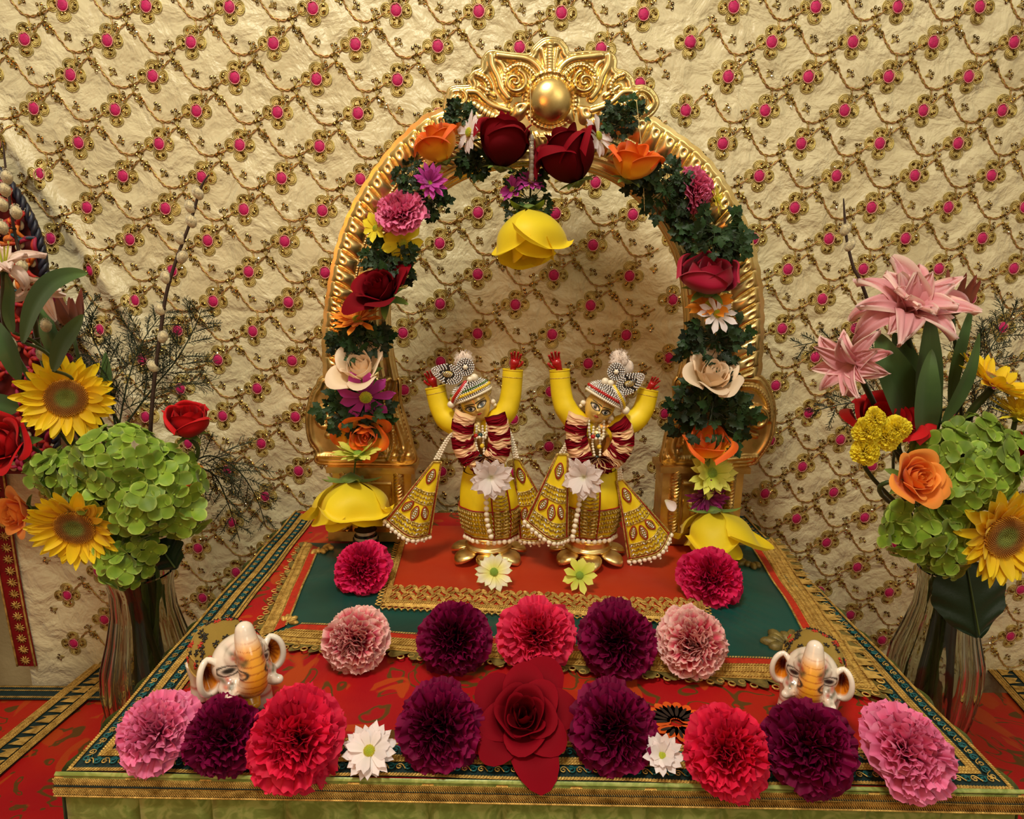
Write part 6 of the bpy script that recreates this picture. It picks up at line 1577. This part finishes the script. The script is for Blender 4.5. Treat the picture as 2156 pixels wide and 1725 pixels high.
# extra bare stems seen through the glass
for V,nm in ((vl,'left'),(vr,'right')):
    for k in range(13):
        m = MB(); a = k*1.05+.4; t_ = A(V.location.x+.02*math.cos(a),V.location.y+.014*math.sin(a),(VL if V is vl else VR).z+.05); b = A(V.location.x+.030*math.cos(a+1.8),V.location.y+.026*math.sin(a+1.8),ZL+.012)
        tube(m, catmull([t_,(t_+b)/2+A(.006*math.sin(k),.004*math.cos(k),0),b],8), .0046-.0002*k, 9)
        tag(m.build('cut_stem', plain('dark_stem', srgb(38,44,18), .4, nscale=40, namt=.3)), 'dark green flower stem standing in the %s glass vase'%nm, 'stem', 'bare stems in the %s vase'%nm)
# --- round-topped woven panel at the left edge
pc_ = aty(-188,545,.765); Rr = 276*mpp(pc_)
T = thing('woven_panel', (pc_.x,.765,ZL+.008), 'round-topped panel woven in red, teal and cream yarn, dark braided rim, at left edge', 'panel'); m = MB()
zb = aty(0,1000,.765).z
def outl(q): # from right bottom up over the top
    if q < .4: return (Rr*(1-.12*(1-q/.4)), zb-pc_.z+(0-(zb-pc_.z))*q/.4)
    a = (q-.4)/.6*PI; return (Rr*math.cos(a), Rr*1.0*math.sin(a))
OP = [A(pc_.x+outl(q)[0],.765,pc_.z+outl(q)[1]) for q in np.linspace(0,1,90)]
OP = OP+[A(2*pc_.x-p[0],p[1],p[2]) for p in OP[:36][::-1]]
for k in range(3): tube(m, [p+A(0,-.003*math.cos(i*.9+k*2.1),.0)+ (p-A(pc_.x,.765,pc_.z))/np.linalg.norm(p-A(pc_.x,.765,pc_.z)+1e-6)*.003*math.sin(i*.9+k*2.1) for i,p in enumerate(resample(OP,.004))], .0028, 6, 0)
m.build('braided_rim', [plain('navy_braid', srgb(24,26,44), .5, nscale=150, namt=.3)], T, T.location)
m = MB(); rnd = random.Random(8); inp = np.array([(p[0],p[2]) for p in OP])
pts = []
for i in range(1900):
    x = rnd.uniform(pc_.x-Rr,pc_.x+Rr); z = rnd.uniform(zb,pc_.z+Rr)
    if inpoly(np.array([x]),np.array([z]),inp)[0] and all((x-a)**2+(z-b)**2 > .0085**2 for a,b in pts): pts.append((x,z))
for i,(x,z) in enumerate(pts):
    near = sorted(pts, key=lambda p:(p[0]-x)**2+(p[1]-z)**2)[1:4]
    mi = rnd.choice([0,0,0,1,2,3,4] if z > pc_.z-.05 else [0,0,0,4,4])
    for (a,b) in near: tube(m, catmull([A(x,.765-.004,z),A((x+a)/2+rnd.uniform(-.002,.002),.765-.009,(z+b)/2),A(a,.765-.004,b)],4), .0022, 5, mi)
    if rnd.random() < .35: ball(m, (x,.763,z), rnd.uniform(.004,.006), 8, 6, 3 if rnd.random() < .75 else 5, sc=(1,.4,1.2))
m.build('yarn_netting', [plain('red_yarn', srgb(170,34,20), .7), plain('teal_yarn', srgb(14,66,76), .7), plain('orange_yarn', srgb(206,110,30), .7), plain('cream_shell', srgb(206,190,150), .4), plain('magenta_yarn', srgb(150,16,60), .7), plain('gold_bead', srgb(190,150,60), .2, metal=.9)], T, T.location)
m = MB(); F = [(p[0],p[1]+.004,p[2]) for p in OP]; c_ = (pc_.x,.769,pc_.z-.05); m.add(np.array([c_]+F), [(0,1+k,1+(k+1)%len(F)) for k in range(len(F))], 0)
F2 = [(p[0],p[1]+.009,p[2]) for p in OP]; m.add(np.array([(c_[0],.774,c_[2])]+F2), [(0,1+(k+1)%len(F),1+k) for k in range(len(F))], 0)
m.build('backing', [plain('dark_red_cloth', srgb(96,20,18), .8, nscale=40, namt=.3)], T, T.location)
m = MB(); box(m, (pc_.x-.07,.776,(zb+ZL)/2+.01), (.05,.02,zb-ZL-.004)); box(m, (pc_.x-.07,.77,ZL+.012), (.10,.05,.012)); m.build('stand', [plain('dark_wood', srgb(70,46,28), .5, nscale=20)], T, T.location, smooth=False)
PC['magentaR'] = petalmat('crimson_magenta_petal', [(0,srgb(110,0,26)),(.6,srgb(170,4,54)),(1,srgb(150,2,40))], .5, trans=.06, spec=.3)
# ---------------------------------------------------------------- flower garlands on the arch
YG = YA-.026
def garland(label, px, py, items, wire):
    O = aty(px,py,YG); T = thing('flower_garland', O, label, 'garland'); cnt = 0
    W = MB(); tube(W, catmull([A(*aty(a,b,YG+.010)) for a,b in wire],8), .0011, 5); W.build('thread', [STEM], T, O)
    for it in items:
        cnt += 1; kind,key,x,y,r,face,dy = it[:7]; opt = it[7] if len(it) > 7 else {}
        p = aty(x,y,YG+dy); R = r*mpp(p)
        if kind == 'parsley':
            rnd = random.Random(cnt*7+x); m = MB(); parsley(m, int(40+r*.6), R*.92, R*.28 if r > 40 else R*.42, rnd, opt.get('flat',.45))
            o = m.build('parsley_tuft', LEAFP, T); o.location = p-O+Vector((0,.007,0)); o.rotation_euler = (0,opt.get('rot',0),0); continue
        F_ = Vector(face).normalized(); back = opt.get('back', .5 if kind in ('rose','bud') else .12)
        Hh = key[3] if kind == 'rose' else key[1] if kind == 'bud' else 1
        e = bpy.data.objects.new({'rose':'rose','bud':'rose','carnation':'carnation','daisy':'daisy'}[kind], None); COL.objects.link(e); e.parent = T
        e.location = (p-F_*R*Hh*back)-O; e.rotation_euler = facing(face,opt.get('roll',0)); e.scale = (R,R,R*opt.get('st',1)); e['label'] = opt['lab']; e.empty_display_size = .01
        put_parts(flower_parts(kind,key), e)
D = lambda c,n=16,l=2,W=.3,b=-.3,e=.2: (c,n,l,W,b,e)
garland('flower garland on the left half of the arch, ending in a hanging yellow rose', 1060, 300, [
 ('parsley',0,968,236,30,0,.004),('parsley',0,1000,345,38,0,.006,{'rot':.5}),
 ('daisy',D('white',13,1,.36),985,278,46,(-.85,-.55,.1),-.004,dict(lab='white daisy seen from the side')),
 ('bud',('red',2.15,14,.36,.35),1062,292,54,(.12,-.16,1),-.012,dict(lab='dark red rosebud',roll=.6)),
 ('bud',('orange',1.9,11,.40,.45),922,298,44,(-.35,-.25,.9),-.004,dict(lab='orange and yellow rose',roll=.4)),
 ('parsley',0,866,372,44,0,.0,{'rot':-.8}),('parsley',0,915,425,36,0,.004,{'rot':-.8}),
 ('daisy',D('violet',13,2,.22,-.6,.9),905,385,48,(.25,-.8,.2),-.012,dict(lab='violet daisy')),
 ('carnation',('pink',1),842,442,56,(-.2,-.6,.8),-.006,dict(lab='soft pink carnation')),
 ('daisy',D('lemon',9,1,.42,-.5,.5),790,480,38,(-.5,-.8,.2),-.004,dict(lab='yellow daisy')),
 ('daisy',D('lemon',9,1,.45,-.7,.4),848,512,48,(.2,-.8,-.3),-.004,dict(lab='yellow daisy')),
 ('parsley',0,818,545,60,0,.0,{'rot':.3}),
 ('rose',('red',.55,.6,1.05,20,.8),800,606,68,(-.30,-.62,.75),-.016,dict(lab='open dark red rose',roll=2.2)),
 ('daisy',D('orangeD',20,2,.2,-.3,.5),752,672,62,(-.1,-.6,.8),-.0,dict(lab='orange daisy pressed flat')),
 ('parsley',0,757,716,72,0,.0,{'flat':.28}),
 ('rose',('cream',.38,.35,1.15,18),758,774,60,(-.12,-.8,.8),-.012,dict(lab='cream rose',roll=.5)),
 ('daisy',D('violet',9,1,.36,-.6,.3),770,838,66,(.15,-.9,-.3),-.018,dict(lab='violet daisy with long petals')),
 ('parsley',0,748,868,78,0,.0,{'flat':.4}),
 ('rose',('orange',.35,.35,1.15,18),768,916,54,(.1,-.9,-.15),-.006,dict(lab='orange rose',back=.5)),
 ('daisy',D('lime',20,2,.24,-.2,.4),755,960,60,(-.05,-.25,.9),-.012,dict(lab='yellow-green daisy seen from below',back=0)),
 ('bud',('yellow',1.35,11,.50,.30,.14),738,1066,82,(.02,-.25,-1),-.016,dict(lab='hanging yellow rose',roll=.9,back=.5)),
], [(1062,290),(985,300),(905,350),(845,430),(810,540),(775,640),(757,720),(755,820),(755,900),(745,1000)])
garland('flower garland on the right half of the arch, ending in a hanging yellow rose', 1200, 320, [
 ('bud',('red',2.1,15,.42,.45),1195,322,60,(-.42,-.18,1),-.016,dict(lab='dark red rose tilted to the left',roll=1.2)),
 ('daisy',D('white',11,1,.40),1262,285,46,(.75,-.65,.25),-.004,dict(lab='white daisy seen from the side')),
 ('parsley',0,1312,246,52,0,.002,{'rot':-.3}),
 ('bud',('orange',1.7,11,.46,.4),1335,336,50,(.18,-.35,.9),-.010,dict(lab='orange and yellow rose',roll=2)),
 ('parsley',0,1400,402,74,0,.0,{'rot':.7}),
 ('carnation',('pink',2),1468,398,48,(.75,-.45,.2),-.002,dict(lab='soft pink carnation seen from the side')),
 ('parsley',0,1440,375,22,0,-.02),
 ('daisy',D('lemon',12,2,.3),1512,420,34,(.8,-.4,.3),.0,dict(lab='small yellow daisy')),
 ('parsley',0,1502,498,78,0,.0,{'rot':.4}),
 ('bud',('magentaR',1.2,11,.08,.25),1495,578,68,(.0,-.42,.9),-.016,dict(lab='smooth crimson rosebud',roll=3.6)),
 ('daisy',D('orangeD',13,1,.3,-.4,.5),1495,640,54,(-.2,-.6,.6),-.006,dict(lab='orange daisy')),
 ('daisy',D('white',10,1,.34,-.4,.3),1512,660,46,(.1,-.7,.45),-.018,dict(lab='white daisy under the crimson rose')),
 ('parsley',0,1506,716,76,0,.0,{'flat':.4}),
 ('rose',('cream',.45,.35,1.15,22),1500,790,60,(.05,-.65,.7),-.012,dict(lab='cream rose',roll=1.4)),
 ('parsley',0,1502,862,90,0,.0,{'flat':.5}),
 ('bud',('orange',1.35,11,.40,.3),1488,934,46,(-.12,-.5,.9),-.010,dict(lab='orange and yellow rose',roll=.8)),
 ('daisy',D('lime',15,2,.3,-.3,.3),1500,996,56,(.1,-.85,.35),-.012,dict(lab='yellow-green daisy')),
 ('daisy',D('plum',20,3,.18,-.3,.4),1490,1046,50,(0,-.9,-.2),-.008,dict(lab='plum daisy')),
 ('bud',('yellow',1.30,9,.62,.25,.17),1502,1122,74,(.05,-.25,-1),-.014,dict(lab='hanging yellow rose',roll=.2)),
], [(1195,300),(1262,290),(1340,330),(1410,390),(1470,430),(1500,500),(1498,580),(1503,700),(1502,800),(1500,900),(1492,1000),(1500,1080)])
garland('short flower tassel hanging in the middle of the arch, ending in a large yellow rose', 1115, 400, [
 ('daisy',D('violet',10,2,.36,-.4,.4),1078,398,34,(-.5,-.7,.5),-.004,dict(lab='violet daisy on the left')),
 ('daisy',D('violet',12,2,.30,-.4,.4),1118,380,34,(.1,-.7,.7),-.004,dict(lab='violet daisy on top')),
 ('parsley',0,1112,418,50,0,-.002,{'flat':.8}),
 ('bud',('yellow',1.78,11,.32,.2,.10),1112,514,74,(.0,-.22,-1),-.010,dict(lab='large hanging yellow rose',roll=2.0,back=.55,st=.95)),
], [(1118,275),(1119,340),(1116,420),(1112,470)])
m = MB()
CL = plain('crystal_bead', srgb(236,226,206), .05, trans=.7)
for k in range(9): p = aty(1119,292+k*10,YG-.012); ball(m, p, .0030-.0004*(k%2), 8, 6, 0, sc=(1,1,1.5))
m_ = m.build('crystal_string', [CL]); tag(m_, 'string of small clear crystal beads hanging between the two dark red roses', 'bead string')
NY = plain('nylon_thread', srgb(226,204,140), .3)
for k,(pts) in enumerate((((1117,150),(1117,290)),((1340,210),(1352,330),(1358,470)))):
    m = MB(); tube(m, catmull([A(*aty(a,b,YG-.004)) for a,b in pts],6), .00035, 4)
    tag(m.build('fine_thread', [NY]), ('fine gold thread running down the crown above the red roses','fine gold thread dangling by the right orange rose')[k], 'thread')
# ---------------------------------------------------------------- loose flowers on the platform
def loose(kind, key, px, py, rpx, z0, face, label, cat, group=None, name=None, roll=0, lift=.68):
    """stand a flower on the platform; rpx is its half-width in the photograph"""
    g = atz(px, py, z0+.02); R = rpx*mpp(g)
    p = atz(px, py, z0+R*lift)
    return flower(name or kind, kind, key, p, face, R, label, cat, group, roll)
TOCAM = lambda up=.8, sx_=0: (sx_, -1, up)
for (key,px,py,r,z,face,lab) in (
 ('pink',332,1542,84,.003,(-.2,-.8,1),'soft pink carnation at the far left of the front row'),
 ('purple',470,1552,84,.003,(-.3,-1,.75),'dark purple carnation in the front row beside the soft pink one at the left'),
 ('magenta',624,1555,102,.003,(0,-1,.75),'large rose-pink carnation in the front row left of the white daisy'),
 ('purple',922,1530,92,.003,(-.1,-1,.8),'dark purple carnation touching the left side of the big red rose'),
 ('purple',1288,1533,94,.003,(.1,-1,.8),'dark purple carnation touching the right side of the big red rose'),
 ('magenta',1532,1582,92,.003,(.1,-.9,.9),'hot pink carnation in the front row right of the small white daisy'),
 ('purple',1704,1572,96,.003,(0,-1,.8),'dark purple carnation in front of the right elephant figurine'),
 ('pink',1910,1580,96,.003,(.2,-.8,1),'soft pink carnation at the far right of the front row'),
 ('varieg',748,1347,70,.006,(-.1,-1,.7),'pink and white carnation at the left end of the middle row'),
 ('purple',956,1346,76,.006,(0,-1,.7),'dark purple carnation in the middle row left of the rose-pink one'),
 ('coral',1130,1338,78,.006,(0,-1,.6),'rose-pink carnation at the centre of the middle row, above the red rose'),
 ('purple',1297,1348,82,.006,(0,-1,.7),'dark purple carnation in the middle row right of the rose-pink one'),
 ('varieg',1458,1357,76,.006,(.1,-1,.7),'pink and white carnation at the right end of the middle row'),
 ('magenta2',762,1197,58,.006,(.05,-1,.6),'magenta carnation on the mat below the left garland'),
 ('magenta2',1498,1217,66,.006,(0,-1,.6),'magenta carnation on the mat below the right garland')):
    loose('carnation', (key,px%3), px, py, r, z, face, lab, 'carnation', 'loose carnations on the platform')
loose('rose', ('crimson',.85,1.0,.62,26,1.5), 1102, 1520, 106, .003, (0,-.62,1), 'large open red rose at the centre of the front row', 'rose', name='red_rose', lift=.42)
loose('daisy', ('white',17,2,.30,-.3,.2), 778, 1582, 62, .003, (0,-.9,1), 'white daisy between the rose-pink and purple carnations in the front row', 'daisy', 'white daisies in the front row')
loose('daisy', ('white',13,2,.34,-.2,.6), 1394, 1592, 52, .003, (-.2,-.9,1), 'small white daisy right of the big red rose in the front row', 'daisy', 'white daisies in the front row')
loose('daisy', ('limewhite',15,1,.34,-.2,.25), 1040, 1205, 44, .010, (0,-1,.7), 'pale yellow and white daisy leaning on the left statue base', 'daisy', 'daisies at the statue bases')
loose('daisy', ('lime',9,1,.42,-.2,.3), 1220, 1212, 42, .010, (0,-1,.7), 'yellow-green daisy leaning on the right statue base', 'daisy', 'daisies at the statue bases')
for o in bpy.data.objects:
    if o.type == 'MESH' and o.name.endswith('_src'): bpy.data.objects.remove(o)
